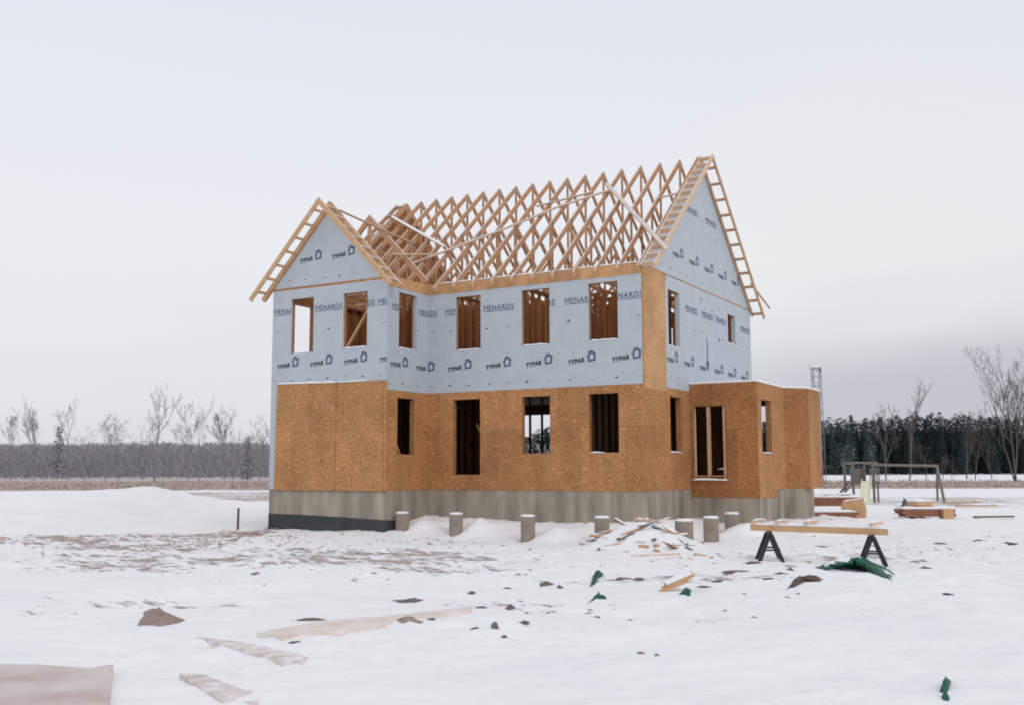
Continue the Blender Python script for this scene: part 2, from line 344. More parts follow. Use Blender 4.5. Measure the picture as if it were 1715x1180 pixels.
# ------------------------------------------------------------ the house
L_, W_, D_, WX = 6.406, 8.785, 1.855, 10.39    # main front length, depth, wing projection, left end (-WX)
ZT, Z2, FL1, FL2 = 5.58, 2.61, .33, 3.07
ZP, MS = 9.47, .871                            # ridge height and slope of the main roof planes
house = empty('house_under_construction', (0, 0, 0), 'two-storey timber house being built, bare roof trusses above pale blue wrapped upper walls', 'house')
X, Y, Z = Vector((1, 0, 0)), Vector((0, 1, 0)), Vector((0, 0, 1))
def rect(a, b, c, d): return [(a, c), (b, c), (b, d), (a, d)]
# openings in wall coordinates (u along the wall, v up): u0, u1, v0, v1
FRONT_UP = [(-5.48, -4.68, 3.73, 5.19), (-3.42, -2.59, 3.73, 5.19), (-1.48, -.67, 3.73, 5.19)]
FRONT_LO = [(-5.55, -4.70, .40, 2.41), (-3.42, -2.60, .94, 2.41), (-1.50, -.69, .94, 2.41)]
WING_UP = [(-9.71, -8.90, 3.73, 5.23), (-7.87, -7.05, 3.75, 5.23)]
SIDE_UP = [(-1.34, -.53, 3.73, 5.22)]; SIDE_LO = [(-1.36, -.60, .94, 2.42)]
GAB_UP = [(1.67, 2.50, 3.70, 5.18), (6.52, 7.22, 4.28, 5.16)]; GAB_LO = [(1.69, 2.48, .96, 2.40)]
LEFT_UP = [(-1.13, -.32, 3.60, 5.25), (5.0, 5.8, 3.73, 5.19)]; LEFT_LO = []
BACK_UP = [(-9.2, -8.4, 3.73, 5.19), (-5.7, -4.8, 3.73, 5.19), (-3.2, -2.4, 3.73, 5.19)]
BACK_LO = [(-8.85, -6.6, .38, 2.46), (.1, .56, .94, 2.50)]

def wall(name, o, u, n, u0, u1, z0, z1, ops, m='osb', t=.012, poly=None):
    b = MB(); b.prism(poly or rect(u0, u1, z0, z1), o, u, Z, n, t, [rect(a, c, d, e)[::-1] for a, c, d, e in ops])
    return b.build(name, m, house)
def framing(o, u, n, u0, u1, z0, z1, ops, t0=.0125, dep=.14, name='stud_wall', step=.406, skip=lambda x: False):
    # studs, plates and rough openings of one wall, just inside the sheathing
    o, u, n = Vector(o), Vector(u), Vector(n); b = MB()
    parts = []
    def st(a, c, d, e, b=b):                  # member filling u a..c, z d..e
        if b is None: b = MB(); parts.append(b)
        p = [o+u*x-n*y for x in (a, c) for y in (t0, t0+dep)]
        vs = [q+Z*z for q in p for z in (d, e)]
        b.add(vs, [(0, 1, 3, 2), (4, 6, 7, 5), (0, 4, 5, 1), (2, 3, 7, 6), (0, 2, 6, 4), (1, 5, 7, 3)])
    st(u0, u1, z0, z0+.038); st(u0, u1, z1-.076, z1)
    x = u0+.001
    while x < u1-.03:
        cuts = [(max(d, z0+.038), min(e, z1-.076)) for a, c, d, e in ops if a-.05 < x < c+.012]
        if not cuts: st(x, min(x+.038, u1-.001), z0+.039, z1-.077, None)
        else:
            d, e = cuts[0]
            if d-.04 > z0+.05: st(x, x+.038, z0+.039, d-.042, None)
        x += step
    for a, c, d, e in ops:
        if not (d >= z0-.3 and e <= z1+.3): continue
        for q0, q1 in ((a-.040, a-.002), (c+.002, c+.040)): st(q0, q1, z0+.0395, min(e+.2, z1-.078), None)
        if d > z0+.1: st(a-.001, c+.001, d-.040, d-.002, None)
        st(a-.001, c+.001, e+.002, min(e+.19, z1-.0785), None)
    wm = 'stud_shaded' if z0 < 1 and name == 'partition' else 'stud_wood'
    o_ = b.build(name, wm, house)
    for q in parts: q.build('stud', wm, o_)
    return o_

OV = .0045   # wrap stands this far proud
# --- foundation
def slab(name, poly, z0, z1, m, holes=()):
    b = MB(); b.prism(poly, (0, 0, z1), X, Y, Z, z1-z0, holes); return b.build(name, m, house)
fo = [(0, .01), (0, 3.11), (1.83, 3.11), (1.83, 5.62), (2.24, 6.03), (2.24, 6.85), (1.83, 7.26), (1.83, W_-.01), (-WX+.01, W_-.01), (-WX+.01, -D_+.01), (-L_-.01, -D_+.01), (-L_-.01, .01)]
slab('foundation', fo, -2.2, -.004, 'concrete')
# bump-out foundation is 0.2 m lower along its front: the sheathing there hangs over it (see below)
# tar coating on the pit side, its upper edge sloping
b = MB(); b.prism([(-WX-.0, -2.1), (-L_+.0, -2.1), (-L_+.0, -.74), (-7.6, -.70), (-9, -.66), (-WX, -.64)], (0, -D_+.006, 0), X, Z, -Y, .03)
b.prism([(-D_, -2.1), (-.02, -2.1), (-.02, -.86), (-.9, -.79), (-D_, -.74)], (-L_-.004, 0, 0), Y, Z, X, .03)
b.build('damp_proof_coating', 'tar', house)
# --- walls, lower storey
wall('front_wall', (0, 0, 0), X, -Y, -L_, 0, 0, ZT, FRONT_UP+FRONT_LO)
gable_poly = [(.013, 0), (W_, 0), (W_, ZT+.05), (W_/2, ZP-.16), (.013, ZT+.05)]
g = wall('gable_wall', (0, 0, 0), Y, X, 0, W_, 0, ZT, GAB_UP+GAB_LO+[(3.4, 8.4, .34, 2.45)], poly=gable_poly)
wall('left_wall', (-WX, 0, 0), Y, -X, -D_+.013, W_, 0, ZT, LEFT_UP+LEFT_LO, poly=[(-D_+.013, 0), (W_, 0), (W_, ZT+.05), (W_/2, ZP-.16), (.9, 6.25), (.013, ZT), (-D_+.013, ZT)])
wall('back_wall', (0, W_, 0), X, Y, -WX+.013, -.013, 0, ZT, BACK_UP+BACK_LO[:1])
wall('wing_front_wall', (0, -D_, 0), X, -Y, -WX, -L_, 0, ZT, WING_UP, poly=[(-WX, 0), (-L_, 0), (-L_, ZT+.05), (-8.4, 7.70), (-WX, ZT+.05)])
wall('wing_side_wall', (-L_, 0, 0), Y, X, -D_+.013, -.001, 0, ZT, SIDE_UP+SIDE_LO)
# framing behind them
framing((0, 0, 0), X, -Y, -L_-.13, -.014, FL1, 2.77, FRONT_LO); framing((0, 0, 0), X, -Y, -L_-.13, -.014, FL2, ZT-.08, FRONT_UP)
framing((0, 0, 0), Y, X, .16, W_-.16, FL1, 2.77, GAB_LO+[(3.4, 8.4, .34, 2.45)]); framing((0, 0, 0), Y, X, .16, W_-.16, FL2, ZT-.08, GAB_UP)
framing((0, W_, 0), X, Y, -WX+.014, -.014, FL1, 2.77, BACK_LO[:1]); framing((0, W_, 0), X, Y, -WX+.014, -.014, FL2, ZT-.08, BACK_UP)
framing((-WX, 0, 0), Y, -X, -D_+.16, W_-.16, FL2, ZT-.08, LEFT_UP); framing((-WX, 0, 0), Y, -X, -D_+.16, W_-.16, FL1, 2.77, LEFT_LO)
framing((0, -D_, 0), X, -Y, -WX+.014, -L_-.014, FL2, ZT-.08, WING_UP); framing((-L_, 0, 0), Y, X, -D_+.16, -.02, FL2, ZT-.08, SIDE_UP)
framing((-L_, 0, 0), Y, X, -D_+.16, -.02, FL1, 2.77, SIDE_LO)
# interior partitions
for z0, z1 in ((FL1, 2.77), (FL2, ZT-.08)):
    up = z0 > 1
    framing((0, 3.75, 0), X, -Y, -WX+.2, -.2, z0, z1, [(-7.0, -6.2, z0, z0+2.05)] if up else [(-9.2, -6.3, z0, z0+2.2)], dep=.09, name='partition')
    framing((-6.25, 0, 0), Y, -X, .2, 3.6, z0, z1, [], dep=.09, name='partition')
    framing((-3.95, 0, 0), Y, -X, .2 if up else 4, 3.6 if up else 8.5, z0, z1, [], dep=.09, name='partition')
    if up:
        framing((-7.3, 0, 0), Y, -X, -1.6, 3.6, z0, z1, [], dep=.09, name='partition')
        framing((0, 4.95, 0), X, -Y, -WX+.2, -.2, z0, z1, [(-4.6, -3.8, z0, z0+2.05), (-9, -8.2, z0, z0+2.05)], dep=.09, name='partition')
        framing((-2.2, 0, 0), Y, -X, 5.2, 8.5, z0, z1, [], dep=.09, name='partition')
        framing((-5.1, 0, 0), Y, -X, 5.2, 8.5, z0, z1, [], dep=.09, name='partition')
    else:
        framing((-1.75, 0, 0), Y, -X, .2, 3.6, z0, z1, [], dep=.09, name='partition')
# sheathed stair enclosure and closet upstairs so the openings look onto wood
for k in ((-7.4, 2.60, -5.8, 2.62, 5.46), (-5.05, 2.60, -3.6, 2.62, 5.46), (-3.2, 2.60, -1.5, 2.62, 5.46), (-9.0, 1.0, -8.98, 3.6, 5.4), (-7.6, .4, -7.58, 2.2, 5.4)):
    b = MB(); al = k[2]-k[0] > .1; u_ = k[0] if al else k[1]; e_ = k[2] if al else k[3]; pr = random.Random(int(k[0]*10))
    while u_ < e_:
        w2 = pr.choice((.04, .09, .14)); d_ = pr.uniform(0, .14); z1_ = k[4]-pr.choice((0, 0, .03, .25))
        if al: b.box(u_, k[1]+d_, FL2+.01, u_+w2, k[1]+d_+.03, z1_)
        else: b.box(k[0]+d_, u_, FL2+.01, k[0]+d_+.03, u_+w2, z1_)
        u_ += w2+pr.choice((.002, .004, .02, .035))
    b.build('closet_boards', 'plank_brown', house)
# floor decks
slab('floor_deck', [(-.16, .16), (-.16, W_-.16), (-WX+.16, W_-.16), (-WX+.16, -D_+.16), (-L_-.16, -D_+.16), (-L_-.16, .16)], .30, FL1, 'stud_shaded')
slab('upper_floor_deck', [(-.16, .16), (-.16, W_-.16), (-WX+.16, W_-.16), (-WX+.16, -D_+.16), (-L_-.16, -D_+.16), (-L_-.16, .16)], 2.79, FL2, 'stud_shaded')

# --- OSB covering of the wing front (overlaid sheets, snow on their top edge)
b = MB(); b.prism([(-10.17, .0), (-8.035, .0), (-8.035, 2.85), (-10.13, 2.90)], (0, -D_-.045, 0), X, Z, -Y, .04)
b.prism([(-8.02, .0), (-6.47, .0), (-6.47, 2.845), (-8.02, 2.85)], (0, -D_-.043, 0), X, Z, -Y, .038)
b.prism([(-6.455, .0), (-L_+.03, .0), (-L_+.03, 2.84), (-6.455, 2.84)], (0, -D_-.045, 0), X, Z, -Y, .04)
p = b.build('osb_covering', 'osb_faded', house)
def snow_strip(name, a, b_, wd, h, parent=house, seed=0):
    a, b_ = Vector(a), Vector(b_); n = max(2, int((b_-a).length/.12)); d = (b_-a).normalized(); sx = d.cross(Z).normalized()
    mb = MB(); vs = []; rnd = random.Random(seed)
    for i in range(n+1):
        q = a+(b_-a)*i/n; hh = h*(.65+.6*rnd.random()) if 0 < i < n else h*.35; ww = wd*(.92+.12*rnd.random())
        for s_, zz in ((-.5, 0), (-.46, .6), (-.2, 1), (.2, 1), (.46, .6), (.5, 0)): vs.append(q+sx*ww*s_+Z*hh*zz)
    fs = [(i*6+j, i*6+j+1, (i+1)*6+j+1, (i+1)*6+j) for i in range(n) for j in range(5)]+[(5, 4, 3, 2, 1, 0), tuple(n*6+j for j in range(6))]
    fs += [(i*6+5, i*6, (i+1)*6, (i+1)*6+5) for i in range(n)]
    mb.add(vs, fs); return mb.build(name, 'snow', parent, True)
snow_strip('ledge_snow', (-10.12, -D_-.03, 2.895), (-8.05, -D_-.03, 2.852), .07, .045, p); snow_strip('ledge_snow', (-8.0, -D_-.03, 2.852), (-7.0, -D_-.03, 2.852), .07, .035, p, 2)
# --- bare OSB sheets: corner strip and the band under the trusses
b = MB(); b.prism([(.0, Z2-.1), (1.42, Z2-.1), (1.50, 5.50), (.0, ZT+.02)], (.003, 0, 0), Y, Z, X, .0025)
b.build('osb_corner_sheet', 'osb_warm', house)
b = MB(); b.prism(rect(-L_, -.0, 5.32, ZT+.03), (0, -.014, 0), X, Z, -Y, .0135)
b.prism(rect(-D_+.02, -.02, 5.33, ZT+.03), (-L_+.0145, 0, 0), Y, Z, X, .014)
b.build('rim_board', 'osb_warm', house)

# --- house wrap with its printing
def printing(parent, o, u, n, items, keep, holes, m='ink', lift=.003):
    """items: (kind, u, v, size, rotation) laid on the wrap plane, cut at the wrap edge and at openings"""
    o, u, n = Vector(o), Vector(u), Vector(n)
    for kind_name, mm, its in [(a, b_, g) for a, b_, c in items for g in ([c] if a == 'wrap_marks' else [[q] for q in c])]:
        bm = bmesh.new()
        for k, pu, pv, sz, rot in its:
            sub = glyph(k); M_ = Matrix.Translation((pu, pv, 0)) @ Matrix.Rotation(rot, 4, 'Z') @ Matrix.Scale(sz, 4)
            t = sub.copy(); t.transform(M_); bm.from_mesh(t); bpy.data.meshes.remove(t)
        def cut(a, c, d, e, inside):
            for pl, no in (((a, 0, 0), (1, 0, 0)), ((c, 0, 0), (1, 0, 0)), ((0, d, 0), (0, 1, 0)), ((0, e, 0), (0, 1, 0))):
                bmesh.ops.bisect_plane(bm, geom=bm.verts[:]+bm.edges[:]+bm.faces[:], plane_co=pl, plane_no=no)
            kill = []
            for fc in bm.faces:
                q = fc.calc_center_median(); i = a < q.x < c and d < q.y < e
                if i == inside: kill.append(fc)
            bmesh.ops.delete(bm, geom=kill, context='FACES')
        for h in holes: cut(*h, True)
        if keep: cut(*keep, False)
        if not bm.faces: bm.free(); continue
        me = bpy.data.meshes.new(kind_name); bm.to_mesh(me); bm.free()
        B = Matrix((u, Z, n)).transposed().to_4x4(); B.translation = o+n*lift
        me.transform(B); me.materials.append(MATS[mm])
        ob = bpy.data.objects.new(kind_name, me); COL.objects.link(ob); ob.parent = parent
GL = {}
def glyph(k):
    if k in GL: return GL[k]
    def text(s, off, shear=0, sp=1):
        c = bpy.data.curves.new('t', 'FONT'); c.body = s; c.size = 1; c.offset = off; c.shear = shear; c.space_character = sp; c.resolution_u = 2
        ob = bpy.data.objects.new('t', c); COL.objects.link(ob); dg = bpy.context.evaluated_depsgraph_get(); dg.update()
        me = bpy.data.meshes.new_from_object(ob.evaluated_get(dg)); bpy.data.objects.remove(ob); return me
    if k == 'word':
        me = text('TYPAR', .062, .12, 1.12)
        xs = [v.co.x for v in me.vertices]; ys = [v.co.y for v in me.vertices]; x0, x1, y0, y1 = min(xs), max(xs), min(ys), max(ys)
        for v in me.vertices: v.co.x = (v.co.x-x0)/(x1-x0)*.47; v.co.y = (v.co.y-y0)/(y1-y0)*.125; v.co.z = 0
    elif k in ('store', 'store_in'):
        me = text('ENARDS', .022, 0, 1.18)
        xs = [v.co.x for v in me.vertices]; ys = [v.co.y for v in me.vertices]; x0, x1, y0, y1 = min(xs), max(xs), min(ys), max(ys)
        e_ = 0 if k == 'store' else .012
        for v in me.vertices: v.co.x = .165+(v.co.x-x0)/(x1-x0)*(.93-.165); v.co.y = e_+(v.co.y-y0)/(y1-y0)*(.145-2*e_); v.co.z = 0 if k == 'store' else .0012
        b = MB(); t = .022; V = lambda *p: b.add([(x, y, 0) for x, y in p], [tuple(range(len(p)))])
        V((0, 0), (t, 0), (t, .145), (0, .145)); V((.118, 0), (.118+t, 0), (.118+t, .145), (.118, .145))
        V((t, .145), (t, .11), (.07, .03), (.07, .075)); V((.07, .075), (.07, .03), (.118, .11), (.118, .145))
        bm = bmesh.new(); bm.from_mesh(me); q = bpy.data.meshes.new('g'); q.from_pydata(b.v, [], b.f); bm.from_mesh(q); bm.to_mesh(me); bm.free()
    elif k == 'bar':
        b = MB(); b.add([(0, -.03, 0), (.95, -.03, 0), (.95, -.012, 0), (0, -.012, 0)], [(0, 1, 2, 3)]); me = bpy.data.meshes.new('g'); me.from_pydata(b.v, [], b.f)
    elif k == 'logo':       # outlined little house with a chimney
        b = MB(); out_ = [(0, 0), (.21, 0), (.235, .155), (.265, .165), (.13, .285), (.085, .245), (.085, .27), (.045, .27), (.045, .21), (-.03, .145), (.0, .14)]
        inn = [(.052, .05), (.158, .05), (.174, .148), (.127, .206), (.052, .138)]
        b.prism(out_, (0, 0, 0), X, Y, Z, .0005, [inn[::-1]]); me = bpy.data.meshes.new('g'); me.from_pydata([(x, y, 0) for x, y, z in b.v[:len(out_)+len(inn)]], [], [f for f in b.f if len(f) == 3 and max(f) < len(out_)+len(inn)])
    elif k == 'dash':
        me = bpy.data.meshes.new('g'); me.from_pydata([(0, 0, 0), (.05, .018, 0), (.09, .012, 0), (.13, 0, 0), (.13, .014, 0), (.08, .032, 0), (.04, .03, 0), (0, .014, 0)], [], [(0, 1, 6, 7), (1, 2, 5, 6), (2, 3, 4, 5)])
    elif k == 'blob':
        me = bpy.data.meshes.new('g'); me.from_pydata([(0, 0, 0), (.05, -.01, 0), (.085, .02, 0), (.06, .05, 0), (.02, .045, 0)], [], [(0, 1, 2, 3, 4)])
    elif k == 'tear':
        me = bpy.data.meshes.new('g'); me.from_pydata([(0, 0, 0), (.05, -.25, 0), (.03, -.45, 0), (.06, -.62, 0), (.0, -.85, 0), (.07, -.86, 0), (.12, -.6, 0), (.09, -.42, 0), (.13, -.22, 0), (.03, .02, 0)], [], [(0, 1, 8, 9), (1, 2, 7, 8), (2, 3, 6, 7), (3, 4, 5, 6)])
    GL[k] = me; return me
def prints(us, v, sz=1.0, rot=.13, store=(), sv=4.72, rows=(), span=(0, 0), seed=1, srot=0.0):
    w_, s_, i_, d_ = [], [], [], []; rnd = random.Random(seed)
    for x in us:
        w_.append(('word', x, v, sz, rot)); s_.append(('logo', x+.55*sz, v+.05*sz, sz, rot))
    st, si = [], []
    for x in store: st += [('store', x, sv, 1, srot), ('bar', x, sv, 1, srot)]
    for z in rows:
        x = span[0]+.1; k = 0
        while x < span[1]-.15:
            d_.append((('dash', 'blob')[k % 2], x+rnd.uniform(-.06, .06), z+rnd.uniform(-.02, .02), rnd.uniform(.7, 1.1), rnd.uniform(-.2, .2))); x += .61; k += 1
    return [('wrap_lettering', 'ink', w_), ('wrap_emblem', 'ink_soft', s_), ('wrap_lettering', 'ink_soft', st), ('wrap_lettering', 'wrap', si), ('wrap_marks', 'ink_soft', d_)]
def wrap(o, u, n, poly, ops, items, keep):
    b = MB(); o2 = Vector(o)+Vector(n)*OV
    # tessellate finely enough to ripple the sheet slightly
    b.prism(poly, o2, u, Z, n, .003, [rect(a, c, d, e)[::-1] for a, c, d, e in ops])
    w_ = b.build('house_wrap', 'wrap', house)
    printing(w_, o2, u, n, [i for i in items if i[2]], keep, ops)
    return w_
S_ = 1.225
wrap((0, 0, 0), X, -Y, rect(-L_+.001, -.03, Z2, 5.325), FRONT_UP,
     prints([-.83-S_*k for k in range(5)]+[-6.93], 3.16, store=[-.93-1.22*k for k in range(6)], rows=(2.78, 4.25), span=(-L_, 0), sv=4.735), (-L_+.02, -.04, Z2, 5.3))
wrap((-L_, 0, 0), Y, X, rect(-D_+.001, -.001, Z2, 5.335), SIDE_UP,
     prints([-1.70, -.55], 3.20, store=[-1.66, -.42], rows=(2.78, 4.25), span=(-D_, 0), sv=4.74, rot=.06, seed=4), (-D_+.01, -.01, Z2, 5.3))
wrap((0, -D_, 0), X, -Y, [(-WX, .02), (-10.19, .02), (-10.17, 2.84), (-10.05, 2.87), (-L_+.005, 2.80), (-L_+.005, 5.50), (-WX, 5.50)], WING_UP,
     prints([-10.17, -8.98, -7.80, -6.62], 3.30, store=[-10.33, -8.85, -7.75, -6.70], rows=(2.98, 4.3), span=(-WX, -L_), sv=4.84, seed=3), (-WX+.01, -L_, 2.9, 5.4))
wrap((0, -D_, 0), X, -Y, [(-WX+.02, 5.565), (-L_-.02, 5.565), (-8.4, 7.62)], [],
     prints([-9.42, -8.27], 6.20, rows=(5.72,), span=(-WX+.4, -L_-.3), seed=5), (-9.9, -6.9, 5.6, 7.6))
wrap((0, 0, 0), Y, X, [(1.46, Z2), (W_-.002, Z2), (W_-.002, 5.53), (1.58, 5.53), (1.50, 5.34)], GAB_UP,
     prints([1.52+S_*k for k in range(6)], 3.27, store=[2.95, 4.25, 5.42, 7.75], rows=(2.9, 4.3, 4.9), span=(1.6, W_), sv=4.80, seed=6, rot=.02)+[('wrap_marks', 'ink', [('tear', 4.55, 4.22, 1, 0), ('blob', 4.2, 5.22, 1.2, 1.2), ('blob', 5.1, 5.0, 1.2, 1.2), ('blob', 5.7, 4.2, 1.6, 1)])], (1.5, W_, Z2, 5.4))
wrap((0, 0, 0), Y, X, [(.06, 5.57), (W_-.06, 5.57), (W_/2, ZP-.20)], [],
     prints([.85+S_*k for k in range(6)], 6.13, store=[3.15, 4.75], rows=(5.75, 7.2), span=(1.2, W_-1.2), sv=7.62, seed=8, rot=.02), (.5, W_-.5, 5.6, 9.2))

# --- window and door openings: snow on the sills
for o, u, n, ops, kinds in (((0, 0, 0), X, -Y, FRONT_UP, 1), ((0, -D_, 0), X, -Y, WING_UP[1:], 1), ((-L_, 0, 0), Y, X, SIDE_UP, 1), ((0, 0, 0), Y, X, GAB_UP+GAB_LO, 1), ((0, 0, 0), X, -Y, FRONT_LO[2:], .5)):
    for i, (a, c, d, e_) in enumerate(ops):
        q = Vector(o)+Vector(n)*(-.03)
        c2 = a+(c-a)*kinds
        snow_strip('sill_snow', q+Vector(u)*a+Z*d, q+Vector(u)*c2+Z*d, .10, .035, house, i)
for o, u, n, ops in (((0, 0, 0), X, -Y, FRONT_UP), ((0, -D_, 0), X, -Y, WING_UP), ((-L_, 0, 0), Y, X, SIDE_UP), ((0, 0, 0), Y, X, GAB_UP)):
    for a, c, d, e_ in ops:
        for q0, q1 in ((a, a+.004), (c-.004, c)):
            b = MB(); P0 = Vector(o)+Vector(n)*.004; dep_ = .05 if n != X else .12
            vs = [P0+Vector(u)*uu-Vector(n)*dd+Z*zz for uu in (q0, q1) for dd in (0, dep_) for zz in (d+.03, e_-.002)]
            b.add(vs, [(0, 1, 3, 2), (4, 6, 7, 5), (0, 4, 5, 1), (2, 3, 7, 6), (0, 2, 6, 4), (1, 5, 7, 3)]); b.build('jamb_wrap', 'wrap', house)
# loose boards nailed across openings
b = MB(); b.beam((-7.80, -D_+.12, 3.80), (-7.02, -D_+.10, 4.85), .035, .09, (0, 1, 0)); b.build('brace_board', 'lumber_gold', house)
b = MB(); b.beam((-7.86, -1.4, 4.98), (-6.9, -.9, 5.05), .04, .05); b.build('brace_board', 'lumber_pale', house)
b = MB(); b.beam((-6.56, -1.36, 1.42), (-6.57, -1.04, .95), .035, .06, (1, 0, 0)); b.build('brace_board', 'lumber', house)
b = MB(); b.beam((-4.98, .3, 1.75), (-4.6, .35, 1.0), .035, .06, (0, 1, 0)); b.build('brace_board', 'stud_wood', house)

# --- one-storey bump-out on the right
BT = 2.77; A_UP = [(.12, 1.0, .24, 2.20)]; B_W = [(3.47, 4.36, .95, 2.36)]
wall('bay_front_wall', (0, 3.10, 0), X, -Y, .003, 1.846, -.21, BT, A_UP, 'osb_shaded')
wall('bay_side_wall', (1.846, 0, 0), Y, X, 3.10, 5.65, -.22, BT, B_W, 'osb', poly=[(3.113, -.22), (4.72, -.22), (4.72, -.03), (5.65, -.03), (5.65, BT), (3.113, BT)])
q2 = Vector((1, 1, 0)).normalized(); n45 = Vector((1, -1, 0)).normalized()
BL, BD = .78, 1.36
wall('bay_angled_wall', (1.846, 5.65, 0), q2, n45, 0, BL, -.03, BT, [], 'osb_shaded')
cx = 1.846+q2.x*BL; cy = 5.65+q2.y*BL
wall('bay_end_wall', (cx, cy, 0), Y, X, .0, BD, .0, BT, [], 'osb')
wall('bay_angled_wall', (cx, cy+BD, 0), Vector((-1, 1, 0)).normalized(), q2, 0.01, BL-.01, .0, BT, [], 'osb')
wall('bay_back_wall', (0, W_, 0), X, Y, .013, 1.846, 0, BT, BACK_LO[1:], 'osb')
wall('bay_back_side_wall', (1.846, 0, 0), Y, X, cy+BD+BL*.7072+.01, W_-.014, 0, BT, [], 'osb')
framing((0, 3.10, 0), X, -Y, .16, 1.69, FL1, BT, [(.02, 1.0, 0, 2.2)]); framing((1.846, 0, 0), Y, X, 3.26, 5.6, FL1, BT, B_W)
framing((0, W_, 0), X, Y, .16, 1.69, FL1, BT, BACK_LO[1:])
for a_ in (.46, .90):      # posts dividing the tall opening
    b = MB(); b.box(a_, 3.13, .25, a_+.075, 3.24, 2.19); b.build('opening_post', 'lumber', house)
b = MB(); b.box(.02, 3.13, .24, .118, 3.25, 2.2); b.build('opening_post', 'lumber_pale', house)
snow_strip('sill_snow', (.02, 3.10, .24), (1.03, 3.10, .24), .14, .05, house, 5); snow_strip('sill_snow', (.58, 3.6, .52), (1.2, 3.6, .52), .14, .05, house, 6)
snow_strip('sill_snow', (1.82, 3.5, .95), (1.82, 4.34, .95), .11, .035, house, 7)
bay = [(.002, 3.10), (1.846, 3.10), (1.846, 5.65), (cx, cy), (cx, cy+BD), (1.846, cy+BD+BL*.7072), (1.846, W_), (.002, W_)]
ins = [(.03, 3.13), (1.81, 3.13), (1.81, 5.66), (cx-.03, cy+.02), (cx-.03, cy+BD-.02), (1.81, cy+BD+BL*.7072-.03), (1.81, W_-.03), (.03, W_-.03)]
slab('bay_floor', [(p[0]*.97+.02, p[1]*.98+.1) for p in ins], .28, FL1+.004, 'stud_shaded')
slab('bay_roof_deck', bay, BT+.002, BT+.03, 'osb')
b = MB(); vs = []
ou = [(p[0]+(.01 if p[0] > 1 else 0), p[1]-(.01 if p[1] < 4 else 0)) for p in bay]
b.prism(ou, (0, 0, BT+.085), X, Y, Z, .05); o_ = b.build('bay_roof_snow', 'snow', house)
md = o_.modifiers.new('bev', 'BEVEL'); md.width = .022; md.segments = 3

# --- roof trusses
def main_truss():
    """one common truss in the plane x=0: bottom chord, then top chords and webs as pieces of it"""
    H = W_/2; t = .038; ct = .135; pcs = []
    tops = lambda y: ZP-MS*abs(y-H)
    for s in (-1, 1):
        ye = H+s*(H+.20); a = Vector((0, ye, tops(ye))); nn = Vector((0, s*MS, 1)).normalized(); b = MB()
        b.prism([(a.y, a.z), (H, ZP), (H, ZP-ct/nn.z), (a.y+nn.y*-ct, a.z-nn.z*ct)], (t/2, 0, 0), Y, Z, X, t); pcs.append(('top_chord', b))
    zb = ZT-.07; b0 = MB(); b0.beam((0, .02, zb+.045), (0, W_-.02, zb+.045), t*.98, .09)
    def web(y0, z0, y1, z1): b = MB(); b.beam((0, y0, z0), (0, y1, z1), t*.96, .085, (0, 0, 1) if abs(y1-y0) > .05 else (0, 1, 0)); pcs.append(('web', b))
    web(H, zb+.09, H, ZP-.2)
    for s in (-1, 1):
        q = H+s*H*.5; zt_ = tops(q)-.14
        web(q, zb+.09, q, zt_); web(q-s*.03, zt_-.03, H+s*.03, zb+.10)
    for y0, z0, w2, h2 in ((H, ZP-.15, .13, .16), (H*.5, tops(H*.5)-.10, .13, .13), (H*1.5, tops(H*.5)-.10, .13, .13), (H, zb+.05, .16, .10), (.22, zb+.09, .16, .10), (W_-.22, zb+.09, .16, .10)):
        b = MB(); b.box(-.0215, y0-w2/2, z0-h2/2, .0215, y0+w2/2, z0+h2/2); pcs.append(('gusset_plate', b))
    return b0, pcs
def place_truss(b0, pcs, m):
    o = b0.build('roof_truss', m, house)
    for n_, b in pcs: b.build(n_, 'plate_steel' if n_ == 'gusset_plate' else m, o)
    return o
TR = []
def truss_snow(parent, s=-1, seed=0, y1=2.2):
    # thin snow lying on the top edge of the front chord, and on the plate between the trusses
    H = W_/2; b = MB(); rnd = random.Random(seed); t0 = -.18
    while t0 < H-.2:
        t1 = min(t0+rnd.uniform(.5, 1.6), H-.15)
        if rnd.random() < (.95 if t0 < y1 else .25):
            z0 = ZP-MS*(H-t0); z1 = ZP-MS*(H-t1); b.beam((0, t0, z0), (0, t1, z1), .036, .010, (0, 0, 1), .006)
        t0 = t1+.05
    return b
mesh0 = None
snow_m = []
for k in range(18):
    if k == 0:
        mesh0 = o = place_truss(*main_truss(), 'truss_wood'); kids = list(o.children)
    else:
        o = mesh0.copy(); COL.objects.link(o); o.parent = house
        for c in kids: c2 = c.copy(); COL.objects.link(c2); c2.parent = o
    o.location = (-.6096*k-(.06 if k == 0 else 0)+(.03 if k == 17 else 0), 0, 0)
    if k < 4: s_ = truss_snow(None, seed=k).build('truss_snow', 'frost', o); snow_m.append(s_)
    else: s_ = snow_m[k % 4].copy(); COL.objects.link(s_); s_.parent = o
